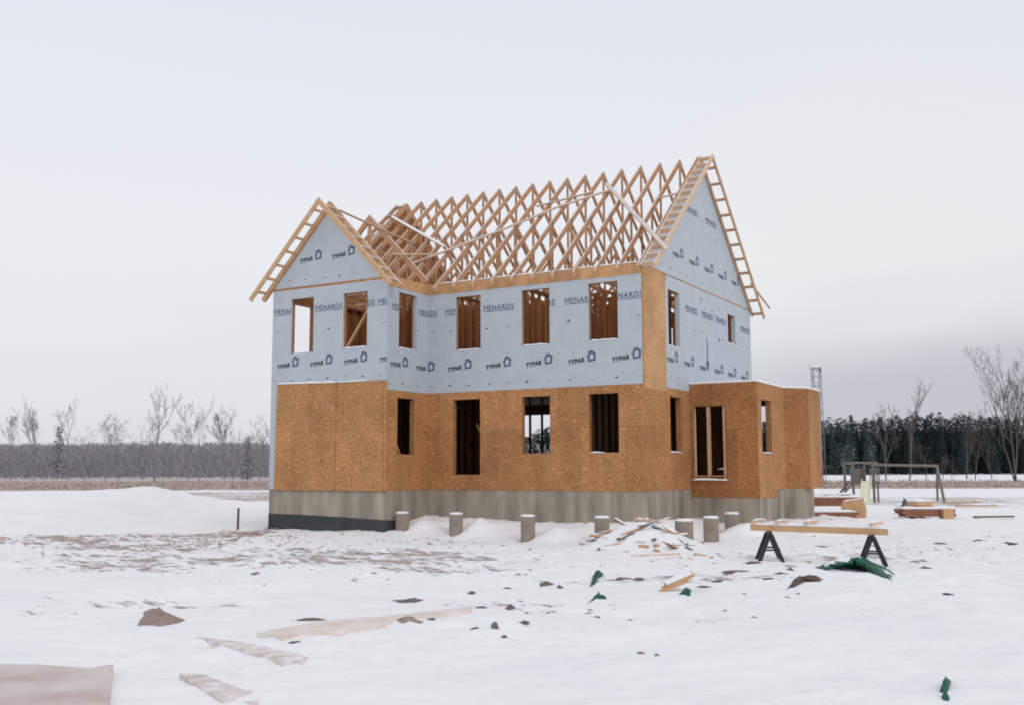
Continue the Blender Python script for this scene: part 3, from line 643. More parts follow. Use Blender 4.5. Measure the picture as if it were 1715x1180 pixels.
# snow on the plate between the truss heels
for k in range(10):
    x1 = -.6096*k-.03; x0 = -.6096*(k+1)+.03
    snow_strip('plate_snow', (x0, -.002, ZT+.03), (x1, -.002, ZT+.03), .05, .03, house, k)
def wing_truss(tail=.44):
    t = .038; ct = .135; SL = 1.03; ZR = 7.84; pcs = []
    for s in (-1, 1):
        a = (s*(1.99+tail), ZR-SL*(1.99+tail)); nn = Vector((s*SL, 0, 1)).normalized(); b = MB()
        b.prism([(a[0], a[1]), (0, ZR), (0, ZR-ct/nn.z), (a[0]-nn.x*ct, a[1]-nn.z*ct)], (0, t/2, 0), X, Z, Y, t); pcs.append(('top_chord', b))
    b0 = MB(); b0.beam((-1.97, 0, ZT-.02), (1.97, 0, ZT-.02), t*.98, .09)
    for x0, z0, x1, z1 in ((0, ZT+.03, 0, ZR-.2), (-.95, 6.68, -.03, ZT+.05), (.95, 6.68, .03, ZT+.05), (-1.0, ZT+.03, -1.0, 6.6), (1.0, ZT+.03, 1.0, 6.6)):
        b = MB(); b.beam((x0, 0, z0), (x1, 0, z1), t*.96, .085, (0, 0, 1) if abs(x1-x0) > .1 else (1, 0, 0)); pcs.append(('web', b))
    return b0, pcs
for i, y in enumerate((-D_+.045, -.12, -.075)):
    o = place_truss(*wing_truss(.05 if i else .44), 'truss_wood' if i != 2 else 'lumber_pale'); o.location = (-8.4, y, 0)
    if i:
        b = MB(); b.beam((.0, 0, 7.84), (2.0, 0, 7.84-1.03*2.0), .03, .012, (0, 0, 1), .007); b.build('truss_snow', 'frost', o)
# gable ladders: an outer fly rafter, an inner rail and rungs between them
def ladder(name, tops, axis_, o0, o1, n, sl0, sl1, wood='lumber', snow=True, end=1.0):
    """tops: two points (h, z) tail->ridge in the gable plane; axis_: function (h, z, off)->Vector; o0,o1: inner/outer offset"""
    (h0, z0), (h1, z1) = tops; d = Vector((h1-h0, 0, z1-z0)).normalized(); up = (0, 0, 1)
    P = lambda t, off: axis_(h0+(h1-h0)*t, z0+(z1-z0)*t, off)
    b = MB(); b.beam(P(0, o1), P(end, o1), .038+.003*(end < 1), .13, up, -.065); ob = b.build(name, wood, house)
    b = MB(); b.beam(P(.02, o0), P(end, o0), .038+.003*(end < 1), .13, up, -.065); b.build('ladder_rail', wood, ob)
    sn = MB()
    for i in range(n):
        t = sl0+(sl1-sl0)*i/(n-1); a = P(t, o0+.02*(1 if o1 > o0 else -1)); c = P(t, o1-.02*(1 if o1 > o0 else -1))
        nn = (P(1, 0)-P(0, 0)).normalized(); upv = nn.cross((c-a).normalized()); 
        if upv.z < 0: upv = -upv
        r = MB(); r.beam(a, c, .038, .10, upv, -.052); r.build('ladder_rung', wood, ob)
        if snow: sn.beam(a, c, .036, .014, upv, .008)
    if snow:
        sn.beam(P(.0, o0), P(.8, o0), .034, .014, up, .007); sn.beam(P(.0, o1), P(.97, o1), .03, .012, up, .006); sn.build('ladder_snow', 'frost', ob)
    return ob
GX = lambda h, z, off: Vector((off, h, z))
ladder('gable_ladder', [(-.20, ZP-MS*(W_/2+.20)+.01), (W_/2, ZP+.01)], GX, .03, .38, 15, .02, .97, 'lumber_pale')
ladder('gable_ladder', [(W_+.32, ZP-MS*(W_/2+.32)+.01), (W_/2, ZP+.01)], GX, .03, .38, 11, .03, .93, 'lumber', False, .986)
ladder('gable_ladder', [(-.20, ZP-MS*(W_/2+.20)+.01), (W_/2, ZP+.01)], GX, -WX-.03, -WX-.38, 10, .02, .97, 'lumber')
GY = lambda h, z, off: Vector((h, off, z))
ladder('gable_ladder', [(-10.86, 5.27), (-8.4, 7.85)], GY, -D_-.03, -D_-.47, 7, .09, .90, 'lumber_gold', False)
ladder('gable_ladder', [(-5.90, 5.27), (-8.4, 7.85)], GY, -D_-.03, -D_-.47, 8, .06, .90, 'lumber_gold', True, .976)
# boards laid over the trusses as temporary bracing
def board(p, wd=.09, th=.03, m='lumber_pale', snow=True, up=(0, -.65, .75), sm='frost'):
    b = MB()
    for a, c in zip(p, p[1:]): b.beam(a, c, wd, th, up)
    o = b.build('brace_board', m, house)
    if snow:
        b = MB()
        for a, c in zip(p, p[1:]): b.beam(a, c, wd*.8, .014, up, th/2+.007)
        b.build('board_snow', sm, o)
board([(-7.6, .90, 6.50), (-5.04, 2.05, 7.50), (-3.74, 2.74, 8.10), (-2.2, 3.25, 8.54)], .09)
board([(-2.58, 3.58, 8.83), (.60, .16, 5.88)], .12)
board([(-10.33, 3.56, 8.82), (-6.87, 1.52, 7.04)], .09, sm='snow')
board([(-8.0, -1.95, 7.52), (-7.58, .8, 7.10)], .07, m='lumber')
board([(-6.9, -1.0, 6.36), (-7.2, 1.3, 6.80)], .06)
board([(-4.6, 3.0, 8.28), (-2.9, 3.3, 8.55)], .05, m='lumber')
board([(-.7, 2.7, 7.9), (.02, 2.5, 7.92)], .05)
board([(.2, 8.35, 6.35), (.42, 9.6, 5.70)], .06, m='lumber', snow=False)

# ------------------------------------------------------------ porch piers
def pier(x, y, rad, i, label):
    z0 = ground_z(x, y)-.5; zt = -.575; n = 20
    b = MB(); b.tube([(0, 0, z0-zt), (0, 0, -.02), (0, 0, 0)], [rad, rad, rad*.97], n, True)
    o = b.build('concrete_pier', 'pier_concrete'); o.location = (x, y, zt); tag(o, label, 'pier', 'concrete porch piers in the snow')
    s = MB(); s.tube([(0, 0, .0), (0, 0, .03), (.0, 0, .05)], [rad*1.02, rad*.96, rad*.72], n, True); s.build('snow_cap', 'snow', o, True)
for i, (x, y, r_, l_) in enumerate([
        (-6.10, -1.52, .172, 'round concrete pier standing nearest the wing corner, a thin snow cap on it'),
        (-4.52, -1.42, .172, 'round snow-capped pier in front of the tall doorway opening'),
        (-2.33, -1.66, .172, 'round snow-capped pier in front of the middle ground-floor window'),
        (-.45, -1.55, .172, 'round concrete pier with a plank leaning against its foot'),
        (1.72, -2.05, .195, 'concrete pier half buried behind the snowy scrap heap'),
        (1.78, -.50, .175, 'tall bare-sided pier standing free right of the scrap heap'),
        (1.50, 1.85, .18, 'short snow-capped pier closest to the bay wall')]):
    pier(x, y, r_, i, l_)

# ------------------------------------------------------------ sawhorses and beams
def sawhorse(p0, p1, label, shelf=False):
    """folding plastic sawhorse; p0,p1 ends of the top rail on the ground plan"""
    p0, p1 = Vector(p0), Vector(p1); c = (p0+p1)/2; ln = (p1-p0).length; d = (p1-p0).normalized(); s = Vector((-d.y, d.x, 0))
    h = -.615-c.z
    o = empty('sawhorse', c, label, 'sawhorse', 'black folding sawhorses')
    b = MB(); b.beam(-d*ln/2+Z*(h-.03), d*ln/2+Z*(h-.03), .07, .06); b.build('top_rail', 'black_plastic', o)
    for e_ in (-1, 1):
        for q in (-1, 1):
            b = MB(); a = d*e_*(ln/2-.05)+Z*(h-.05)+s*q*.02; f = d*e_*(ln/2+.01)+s*q*.23+Z*(-.04)
            b.beam(a, f, .07, .05, d); b.build('leg', 'black_plastic', o)
        b = MB(); k = .42; b.beam(d*e_*(ln/2-.03)+s*.11*1+Z*(h*.42), d*e_*(ln/2-.03)-s*.11+Z*(h*.42), .025, .03); b.build('spreader', 'black_plastic', o)
    if shelf:
        b = MB(); 
        for t in (-.2, 0, .2): b.beam(-d*ln*.45+s*(-.16)+Z*(h*.28+t*.4), d*ln*.1+s*(-.16)+Z*(h*.28+t*.4), .02, .04)
        b.build('lower_panel', 'black_plastic', o)
    return o
def zg(x, y, dz=0): return (x, y, ground_z(x, y)+dz)
sawhorse((4.28, -4.45, -1.17), (4.02, -3.75, -1.17), 'black sawhorse under the left end of the beams, seen nearly end-on', True)
sawhorse((6.06, -4.42, -1.17), (5.92, -3.85, -1.17), 'black sawhorse under the right end of the beams, foot in the green tarp')
def beam_thing(name, a, b_, wd, h, m, label, cat, group=None, snow=0, up=(0, 0, 1)):
    a, b_ = Vector(a), Vector(b_); c = (a+b_)/2
    mb = MB(); mb.beam(a-c, b_-c, wd, h, up); o = mb.build(name, m); o.location = c; tag(o, label, cat, group)
    md = o.modifiers.new('bev', 'BEVEL'); md.width = min(.006, h*.2); md.segments = 1
    if snow:
        s = snow_strip('snow_layer', a-c+Z*h/2, b_-c+Z*h/2, wd*.96, snow, o, int(abs(c.x*100)))
    return o
beam_thing('timber_beam', (3.86, -4.28, -.545), (6.30, -4.32, -.565), .045, .11, 'lumber_gold', 'long pale beam on edge along the near side of the sawhorses', 'beam', 'beams on the sawhorses', .03)
beam_thing('timber_beam', (3.90, -3.98, -.545), (6.12, -3.98, -.565), .045, .11, 'lumber_gold', 'snow-dusted beam on edge behind the nearer one on the sawhorses', 'beam', 'beams on the sawhorses', .035)
for i, (x, l_) in enumerate(((3.99, 'left end of the beams, upright snowy offcut'), (4.42, 'left third of the beams'), (4.95, 'middle of the beams'), (6.08, 'right end of the beams'))):
    b = MB(); b.beam((-.06, -.24, .03), (.05, .24, .045), .05, .04); o = b.build('cross_block', 'lumber_pale'); o.location = (x, -4.15, -.47)
    tag(o, 'short snowy wood block lying across the '+l_, 'block', 'blocks across the beams'); snow_strip('snow_layer', (-.05, -.22, .055), (.04, .22, .065), .05, .025, o, i)

# ------------------------------------------------------------ sheets of cloth and tarp
def cloth(name, pts, m, label, cat, h=.2, seed=0, res=16, snowy=0.0, thick=.01):
    """crumpled sheet: outline pts (x,y) in plan, humped to height h"""
    rnd = random.Random(seed); cx_ = sum(p[0] for p in pts)/len(pts); cy_ = sum(p[1] for p in pts)/len(pts)
    vs, fs = [], []
    n = len(pts)*4; ring = []
    for i in range(n):
        k = i/4; a = pts[int(k) % len(pts)]; b = pts[(int(k)+1) % len(pts)]; t = k-int(k); ring.append((a[0]+(b[0]-a[0])*t, a[1]+(b[1]-a[1])*t))
    R = 10
    for r_ in range(R, 0, -1):
        f = r_/R
        for (x, y) in ring:
            px, py = cx_+(x-cx_)*f, cy_+(y-cy_)*f
            z = ground_z(px, py)-.03+h*(1-f**2.2)*(.75+.9*abs(noise.noise(Vector((px*2.3, py*2.3, seed)))))+(.05*noise.noise(Vector((px*7, py*7, seed)))+.035*noise.noise(Vector((px*22, py*22, seed))))*(1 if r_ < R else .4)*min(1, h*8)
            vs.append((px-cx_, py-cy_, z))
    vs.append((0, 0, ground_z(cx_, cy_)+h)); c = len(vs)-1
    for r_ in range(R-1):
        for i in range(n): fs.append((r_*n+i, r_*n+(i+1) % n, (r_+1)*n+(i+1) % n, (r_+1)*n+i))
    for i in range(n): fs.append(((R-1)*n+i, (R-1)*n+(i+1) % n, c))
    b = MB(); b.add(vs, fs); o = b.build(name, m, None, False); o.location = (cx_, cy_, 0); tag(o, label, cat)
    sm = o.modifiers.new('thick', 'SOLIDIFY'); sm.thickness = thick
    if snowy:
        keep = []
        for f in fs:
            q = sum((Vector(vs[i]) for i in f), Vector())/len(f)
            if noise.noise(Vector((q.x*2.2+5, q.y*2.2, seed+3))) > (.45-snowy): keep.append(f)
        b = MB(); b.add([(x, y, z+.02) for x, y, z in vs], keep); s = b.build('snow_patches', 'snow', o, True); s2 = s.modifiers.new('t', 'SOLIDIFY'); s2.thickness = .02
    return o
def gp(px, py, z=GZ):       # where a sight line from the road-side viewpoint meets the ground
    d = (f3+r3*(px-857.5)/FPX-u3b*(py-590)/FPX); t = (z-CAM.z)/d.z; p = CAM+d*t; return (p.x, p.y)
cloth('green_tarp', [gp(1357, 953), gp(1378, 958), gp(1405, 950), gp(1432, 950), gp(1452, 950), gp(1470, 962), gp(1497, 972), gp(1498, 958), gp(1465, 944), gp(1420, 942), gp(1390, 944)], 'green_tarp', 'crumpled green tarp half covered in snow under the right sawhorse', 'tarp', .20, 3, snowy=.30)
cloth('brown_cloth', [gp(1308, 992), gp(1335, 984), gp(1352, 979), gp(1380, 982), gp(1382, 974), gp(1350, 972), gp(1325, 980)], 'brown_cloth', 'frozen brown strip of cloth lying on snow below the green tarp', 'cloth', .07, 6)
cloth('green_strap', [gp(987, 978), gp(996, 976), gp(1000, 964), gp(1012, 960), gp(1000, 956), gp(992, 962)], 'green_tarp', 'scrap of green plastic standing up out of the snow', 'plastic scrap', .11, 8)
cloth('green_strap', [gp(978, 1001), gp(1000, 998), gp(1019, 997), gp(1014, 990), gp(1000, 994)], 'green_tarp', 'thin flat scrap of green plastic left of the small wood offcuts', 'plastic scrap', .05, 9)
cloth('green_strap', [gp(1135, 998), gp(1158, 995), gp(1160, 988), gp(1145, 989)], 'green_tarp', 'piece of green plastic poking out beside the small wood offcuts', 'plastic scrap', .05, 10)
cloth('green_strap', [gp(1574, 1166), gp(1584, 1168), gp(1594, 1150), gp(1588, 1152)], 'green_tarp', 'torn green plastic sticking out of snow, nearest the viewer', 'plastic scrap', .08, 12)
cloth('green_strap', [gp(1578, 1184), gp(1590, 1186), gp(1588, 1172), gp(1580, 1176)], 'green_tarp', 'green plastic scrap cut off by the bottom edge of the photo', 'plastic scrap', .05, 13)
cloth('frozen_earth_lump', [gp(228, 1048), gp(262, 1050), gp(300, 1042), gp(312, 1036), gp(282, 1028), gp(262, 1016), gp(236, 1024)], 'dirt', 'large bare brown lump of frozen earth in the left foreground', 'earth lump', .09, 14)
# big sheets partly buried in the foreground
def sheet(name, pts, m, label, cat, lift=.03, th=.03):
    th = .12
    bm = bmesh.new(); vs = [bm.verts.new((x, y, 0)) for x, y in pts]; f = bm.faces.new(vs)
    bmesh.ops.triangulate(bm, faces=[f]); bmesh.ops.subdivide_edges(bm, edges=bm.edges[:], cuts=5, use_grid_fill=True)
    c0 = Vector((sum(p[0] for p in pts)/len(pts), sum(p[1] for p in pts)/len(pts))); h0 = sum(ground_z(*p) for p in pts)/len(pts)
    gx = (ground_z(c0.x+1, c0.y)-ground_z(c0.x-1, c0.y))/2; gy = (ground_z(c0.x, c0.y+1)-ground_z(c0.x, c0.y-1))/2
    for v in bm.verts: v.co.z = h0+gx*(v.co.x-c0.x)*.7+gy*(v.co.y-c0.y)*.7+lift+.006*bumpy(v.co.x, v.co.y, 1.2, 50)
    ex = bmesh.ops.extrude_face_region(bm, geom=bm.faces[:])
    for v in [g for g in ex['geom'] if isinstance(g, bmesh.types.BMVert)]: v.co.z -= th
    bmesh.ops.recalc_face_normals(bm, faces=bm.faces); c = Vector((pts[0][0], pts[0][1], ground_z(*pts[0])))
    for v in bm.verts: v.co -= c
    me = bpy.data.meshes.new(name); bm.to_mesh(me); bm.free(); me.materials.append(MATS[m]); o = bpy.data.objects.new(name, me); COL.objects.link(o); o.location = c
    return tag(o, label, cat)
mat('sheet_pink', (.52, .415, .375), .95, (.70, .635, .60), 1.6, (1, 1, 1), .3, 18)
mat('sheet_tan', (.68, .57, .49), .95, (.80, .745, .70), 4.0, (1, 1, 1), .3, 18, detail=9)
mat('sheet_frosted', (.58, .46, .41), .95, (.86, .85, .845), 6, (1, 1, 1), .3, 18, detail=9)
sheet('plywood_sheet', [gp(-60, 1124), gp(60, 1122), gp(150, 1127), gp(190, 1119), gp(183, 1190), gp(180, 1260), gp(-80, 1260)], 'sheet_pink', 'big pinkish plywood sheet lying in the bottom left corner', 'plywood sheet', .05, .02)
sheet('plywood_sheet', [gp(430, 1068), gp(540, 1048), gp(680, 1036), gp(790, 1024), gp(790, 1030), gp(690, 1045), gp(560, 1066), gp(470, 1073)], 'sheet_tan', 'long pale board tapering to the right, frosted with snow', 'board', .035, .02)
sheet('plywood_sheet', [gp(300, 1124), gp(340, 1126), gp(400, 1150), gp(438, 1158), gp(432, 1178), gp(370, 1172)], 'sheet_frosted', 'snowed-in reddish board at the bottom, right of the corner sheet', 'board', .022, .02)
sheet('plywood_sheet', [gp(330, 1066), gp(420, 1078), gp(515, 1104), gp(505, 1112), gp(440, 1098), gp(370, 1078)], 'sheet_frosted', 'narrow half-buried plank running diagonally in the left foreground', 'board', .02, .02)

# clods and scraps poking through the snow
def clod(name, px, py, wpx, h, m, label, cat, group, seed, flat=1.0):
    x, y = gp(px, py); D = (Vector((x, y, 0))-CAM).dot(FW); r_ = wpx/FPX*D/2; rnd = random.Random(seed)
    b = MB(); n = 9; vs = []
    for j, (f, zz) in enumerate(((1.1, -.35), (.85, .35), (.45, .75), (.2, .9))):
        for i in range(n):
            t = 2*pi*i/n; q = f*(.35+1.0*rnd.random()); p = RT*cos(t)*r_*q+FW*sin(t)*r_*.8*q*flat; vs.append((p.x, p.y, h*.62*zz*(.5+.8*rnd.random())))
    fs = [(j*n+i, j*n+(i+1) % n, (j+1)*n+(i+1) % n, (j+1)*n+i) for j in range(3) for i in range(n)]+[tuple(3*n+i for i in range(n))]
    b.add(vs, fs); o = b.build(name, m); o.location = (x, y, ground_z(x, y)); tag(o, label, cat, group); return o
for i, (px, py, w_, h, m_, l_) in enumerate([
        (518, 1040, 56, .06, 'scrap_dark', 'dark flat clod just above the long pale board'), (496, 1074, 40, .04, 'scrap_dark', 'dark edge showing under the near end of the long pale board'),
        (682, 1049, 40, .06, 'dirt', 'reddish clod against the right half of the long pale board'), (690, 1008, 66, .07, 'scrap_dark', 'wide dark clod sticking up above the long pale board'),
        (722, 1043, 18, .04, 'scrap_dark', 'small clod just right of the reddish one at the board'), (847, 977, 30, .07, 'scrap_dark', 'dark clod in line below the third pier'),
        (915, 971, 26, .09, 'scrap_dark', 'rough dark clod left of the standing green scrap'), (937, 979, 16, .09, 'scrap_dark', 'narrow clod between rough clod and standing green scrap'),
        (790, 994, 20, .05, 'scrap_dark', 'small dark clod left of the rough clod group'), (855, 1022, 20, .10, 'scrap_dark', 'upright clod in the middle of the foreground snow'),
        (806, 1022, 24, .05, 'scrap_dark', 'flat dark clod left of the upright one mid foreground'), (994, 1033, 30, .08, 'scrap_dark', 'lone dark clod below the flat green scrap'),
        (830, 1056, 14, .10, 'scrap_dark', 'small round clod mid foreground, upper of a pair'), (844, 1070, 14, .05, 'scrap_dark', 'small round clod mid foreground, lower of a pair'),
        (878, 1048, 22, .04, 'scrap_dark', 'thin clod right of the pair mid foreground'), (796, 1062, 16, .04, 'scrap_dark', 'thin clod left of the pair mid foreground'),
        (1042, 966, 36, .05, 'scrap_dark', 'long dark clod below the scrap heap, left one'), (1070, 969, 22, .05, 'scrap_dark', 'short dark clod below the scrap heap, right one'),
        (1146, 970, 18, .05, 'scrap_dark', 'dark clod just above the small wood offcuts'), (1203, 974, 26, .06, 'scrap_dark', 'dark clod right of the small wood offcuts'),
        (1222, 966, 22, .06, 'scrap_dark', 'dark clod up and right of the small wood offcuts'), (1262, 950, 26, .07, 'scrap_dark', 'dark clod below and left of the left sawhorse'),
        (1308, 968, 24, .06, 'scrap_dark', 'slanting dark clod above the brown cloth strip'), (1324, 961, 14, .07, 'scrap_dark', 'small dark clod between brown cloth strip and left sawhorse'),
        (1072, 1100, 18, .04, 'dirt', 'faint clod in the right foreground snow, left of two'), (1100, 1104, 12, .04, 'dirt', 'faint clod in the right foreground snow, right of two'),
        (1548, 952, 20, .05, 'scrap_dark', 'dark clod to the right of the green tarp'), (1530, 938, 16, .06, 'dirt', 'brown clod right of the right sawhorse'),
        (1290, 975, 30, .03, 'scrap_dark', 'thin dark streak of debris left of the brown cloth strip'), (1345, 900, 26, .05, 'scrap_dark', 'dark twiggy clod under the middle of the beams'),
        (1375, 916, 34, .05, 'lumber_red', 'reddish clod behind the tarp, between the two sawhorses'), (1350, 938, 20, .04, 'lumber_red', 'faint reddish clod left of the green tarp'),
        (1236, 962, 40, .03, 'scrap_dark', 'long low dark streak left of the left sawhorse foot'), (1180, 985, 24, .03, 'scrap_dark', 'low dark streak right of the offcuts, near one'),
        (1572, 905, 30, .05, 'scrap_dark', 'dark lump in the row at the right edge, left one'), (1640, 903, 26, .06, 'scrap_dark', 'dark lump in the row at the right edge, middle one'), (1655, 897, 20, .07, 'scrap_dark', 'dark lump in the row at the right edge, tallest one'), (1690, 908, 30, .05, 'scrap_dark', 'dark lump in the row at the right edge, right one'),
        (1545, 935, 22, .06, 'dirt', 'brown clod beside the dark one right of the tarp'), (1585, 992, 22, .03, 'scrap_dark', 'faint dark clod alone in the snow right of the tarp')]):
    clod('earth_clod', px, py, w_, h, m_, l_, 'clod', 'clods and scraps poking out of the snow', i)
rnd = random.Random(44)
b = MB()                                     # countless crumbs of earth and grass in the churned areas
def crumb(p, s):
    n = 4; a0 = rnd.random()*6; vs = []
    for k in range(n): t = a0+2*pi*k/n; q = RT*cos(t)*s*rnd.uniform(.8, 2.6)+FW*sin(t)*s*rnd.uniform(.5, 1.2); vs.append((p.x+q.x, p.y+q.y, p.z-.01))
    vs.append((p.x+rnd.uniform(-.3, .3)*s, p.y+rnd.uniform(-.3, .3)*s, p.z+s*rnd.uniform(.15, .55)))
    b.add(vs, [(k, (k+1) % n, n) for k in range(n)])
for (S0, D0, rs, rd, cnt) in ((-6.3, 24, 4.5, 3, 900), (-6.0, 27, 2.6, 1.2, 300), (-9.5, 26, 3.4, 1.3, 200), (-2.5, 17.5, 3.0, 1.4, 170), (4.5, 19.5, 3.6, 2.2, 160), (8.2, 22.5, 2.4, 1.4, 160), (1.0, 13, 3, 1.3, 40), (6.5, 26, 4, 2, 100)):
    for _ in range(cnt):
        S = rnd.gauss(S0, rs*.6); D = rnd.gauss(D0, rd*.6); p = CAM+FW*D+RT*S; p.z = ground_z(p.x, p.y)
        if p.x < .3 and p.y > -1.9 and p.x > -10.5 and p.y < 9 or bumpy(p.x, p.y, .9, 31) < -.12: continue
        crumb(p, rnd.uniform(.012, .05))
tag(b.build('earth_crumbs', 'dirt'), 'small crumbs of bare earth and dead grass scattered through the trampled snow', 'earth', kind='stuff')

# ------------------------------------------------------------ scrap heap by the piers
def plank(x, y, ln, wd, th, rz, tilt, m, label, group=None, snow=0, dz=0.0, name='scrap_board', cat='board', parent=None):
    z = ground_z(x, y)+dz
    b = MB(); b.box(-ln/2, -wd/2, -th/2, ln/2, wd/2, th/2); o = b.build(name, m); o.location = (x, y, z); o.rotation_euler = (rnd.uniform(-.15, .15), tilt, rz); tag(o, label, cat, group)
    if snow: 
        s = MB(); s.box(-ln/2*.98, -wd/2*.9, th/2, ln/2*.9, wd/2*.95, th/2+snow); k = s.build('snow_layer', 'snow', o); md = k.modifiers.new('b', 'BEVEL'); md.width = snow*.45; md.segments = 2
    return o
def gpz(px, py, y): # sight line met with a vertical plane y=const, ground level there
    d = (f3+r3*(px-857.5)/FPX-u3b*(py-590)/FPX); t = (y-CAM.y)/d.y; p = CAM+d*t; return p
SC = [(1020, 897, -1.9, .95, .10, .05, .02, .0, 'lumber_gold', 'yellow plank lying against the fourth pier', .03), (1165, 893, -1.3, .35, .10, .06, 0, 0, 'lumber_gold', 'short yellow offcut between the two piers right of the heap', .02),
      (1098, 877, -2.6, .7, .16, .012, .7, -.35, 'lumber_pale', 'snowy sheet standing at the peak of the scrap heap', .012), (1118, 884, -2.7, .6, .14, .012, -.6, .3, 'lumber_pale', 'thin snowy sheet just right of the scrap heap peak', .012),
      (1060, 905, -3.2, .5, .08, .03, .5, -.35, 'lumber', 'brown offcut high on the left flank of the scrap heap', 0), (1048, 912, -3.3, .4, .06, .03, .45, -.3, 'scrap_dark', 'dark offcut left on the scrap heap', 0),
      (1026, 920, -3.5, .35, .08, .04, .4, -.2, 'lumber_gold', 'offcut with a dark end at the left foot of the scrap heap', 0), (1078, 921, -3.5, .2, .09, .05, .1, 0, 'lumber', 'small block in the middle of the scrap heap', 0),
      (1101, 913, -3.4, .16, .07, .05, 1.1, .1, 'lumber', 'tiny block halfway up the scrap heap', 0), (1098, 938, -4.4, .95, .05, .03, .42, -.05, 'lumber_pale', 'long thin slat lying below the scrap heap', 0),
      (1146, 942, -4.5, .28, .05, .03, .4, -.05, 'lumber', 'short reddish slat right below the scrap heap', 0), (1156, 920, -3.3, .3, .06, .02, -.6, .25, 'scrap_dark', 'dark sliver on the right flank of the scrap heap', 0),
      (1142, 905, -3.0, .45, .05, .02, -.7, .3, 'scrap_dark', 'dark thin strip upper right on the scrap heap', .01), (1086, 893, -2.9, .5, .05, .02, .4, -.3, 'scrap_dark', 'dark strip near the heap top, left side', .012),
      (1046, 932, -3.9, .16, .04, .02, .1, 0, 'dirt', 'tiny chip below the left foot of the scrap heap', 0), (1173, 935, -3.9, .3, .05, .02, -.3, .1, 'lumber_pale', 'pale sliver right of the scrap heap', 0)]
for i, (px, py, y, ln, wd, th, rz, ti, m_, l_, sn) in enumerate(SC):
    p = gpz(px, py, y); plank(p.x, p.y, ln, wd, th, rz, ti, m_, l_, 'scrap wood of the heap by the piers', sn, dz=max(.01, p.z-ground_z(p.x, p.y)) if abs(p.z-ground_z(p.x, p.y)) < .2 else .03)
r3_ = random.Random(77)
for i in range(34):
    t = r3_.uniform(0, 6.28); q = r3_.random()**.6; x = 1.08+cos(t)*q*1.25; y = -2.95+sin(t)*q*.85
    plank(x, y, r3_.uniform(.14, .5), r3_.uniform(.04, .10), r3_.uniform(.012, .04), r3_.uniform(-1.3, 1.3), r3_.uniform(-.4, .4), r3_.choice(['lumber', 'scrap_dark', 'lumber_red', 'snow', 'snow', 'snow']), 'small snow-dusted scrap of board poking out of the heap by the piers', 'small scraps in the heap', .014 if i % 2 else 0, dz=.015)
x, y = gp(1128, 990)
for i, (dx, dy, ang, l_) in enumerate(((0, 0, .5, 'lowest board of the small offcut stack in the foreground'), (.03, .02, .42, 'middle board of the small offcut stack in the foreground'), (.07, .04, .6, 'topmost board of the small offcut stack in the foreground'))):
    o = plank(x+dx, y+dy, .42, .20, .035, ang, -.38, 'lumber_gold', l_, 'small offcut stack', .015 if i == 2 else 0, dz=.05+.05*i, name='offcut')
# thin boards in the snow on the right and further off
for px, py, ln, m_, l_ in ((1610, 844, 1.8, 'lumber', 'long thin board lying flat behind the right lumber pile, far one'), (1620, 853, 0, '', ''), (1664, 868, 1.3, 'scrap_dark', 'dark thin board lying on snow at the right edge'), (1634, 851, 1.7, 'lumber', 'pale reddish board on snow right of the swing set foot'), (1240, 968, 0, '', '')):
    if not ln: continue
    x, y = gp(px, py); beam_thing('long_board', (x-RT.x*ln/2, y-RT.y*ln/2, ground_z(x, y)+.07), (x+RT.x*ln/2, y+RT.y*ln/2+.3, ground_z(x, y)+.07), .14, .06, m_, l_, 'board')
# ------------------------------------------------------------ lumber piles
def bundle(px, D, ln, wd, h, dz, label, rot=0.0, m='lumber_red', snow=.06, layers=3, name='lumber_bundle', group='snow-covered lumber piles'):
    p = at(px, D); d = Vector((cos(rot), sin(rot), 0)); d = RT*d.x+FW*d.y; s = Vector((-d.y, d.x, 0)); r2 = random.Random(int(px*7))
    o = empty(name, (p.x, p.y, p.z+dz), label, 'lumber', group)
    b = MB(); lh = h/layers
    nb = max(2, int(wd/.14))
    for i in range(layers):
        for j in range(nb):
            b = MB()
            off = (j+.5)/nb*wd-wd/2; e = r2.uniform(-.06, .06)*ln
            b.beam(-d*ln/2+d*e+s*off+Z*(lh*(i+.5)), d*ln/2+d*e*.6+s*off+Z*(lh*(i+.5)), wd/nb*.95, lh*.90); b.build('board', m, o)
    if snow: snow_strip('snow_layer', -d*ln*.49+Z*h, d*ln*.49+Z*h, wd*1.0, snow, o, int(px))
    return o
bundle(1372, 33.5, 2.0, .7, .30, .0, 'low stack of reddish boards nearest the bay, snow on top', .05)
bundle(1376, 36.0, 2.3, .7, .30, .38, 'middle stack of reddish boards beside the bay', -.05, snow=.07)
bundle(1377, 39.5, 2.0, .7, .20, .52, 'farthest stack of boards beside the bay, with dark ends', .03, snow=.07, m='scrap_dark')
p = at(1420, 34); b = MB(); b.prism([(-.42, -.05), (.45, -.02), (.50, .25), (.40, .66), (-.25, .62), (-.36, .3)], (0, 0, 0), RT, Z, -FW, .03); o = b.build('osb_offcut', 'lumber_gold'); o.location = p+Z*.02; o.rotation_euler = (.25, 0, 0)
tag(o, 'tan sheet of board leaning on the stacks beside the bay', 'board offcut'); snow_strip('snow_layer', Vector((0, 0, .62))-RT*.25, Vector((0, 0, .64))+RT*.4, .06, .03, o)
bundle(1541, 35.3, 1.75, .6, .26, .0, 'long reddish stack of boards lying apart on the right, pale sheet at its end', -.02, snow=.07)
p = at(1576, 35.0); b = MB(); b.box(-.16, -.2, 0, .16, .2, .34); o = b.build('board_block', 'lumber_gold'); o.location = p; o.rotation_euler = (0, 0, .5); tag(o, 'pale block end standing at the right end of the long stack', 'block')
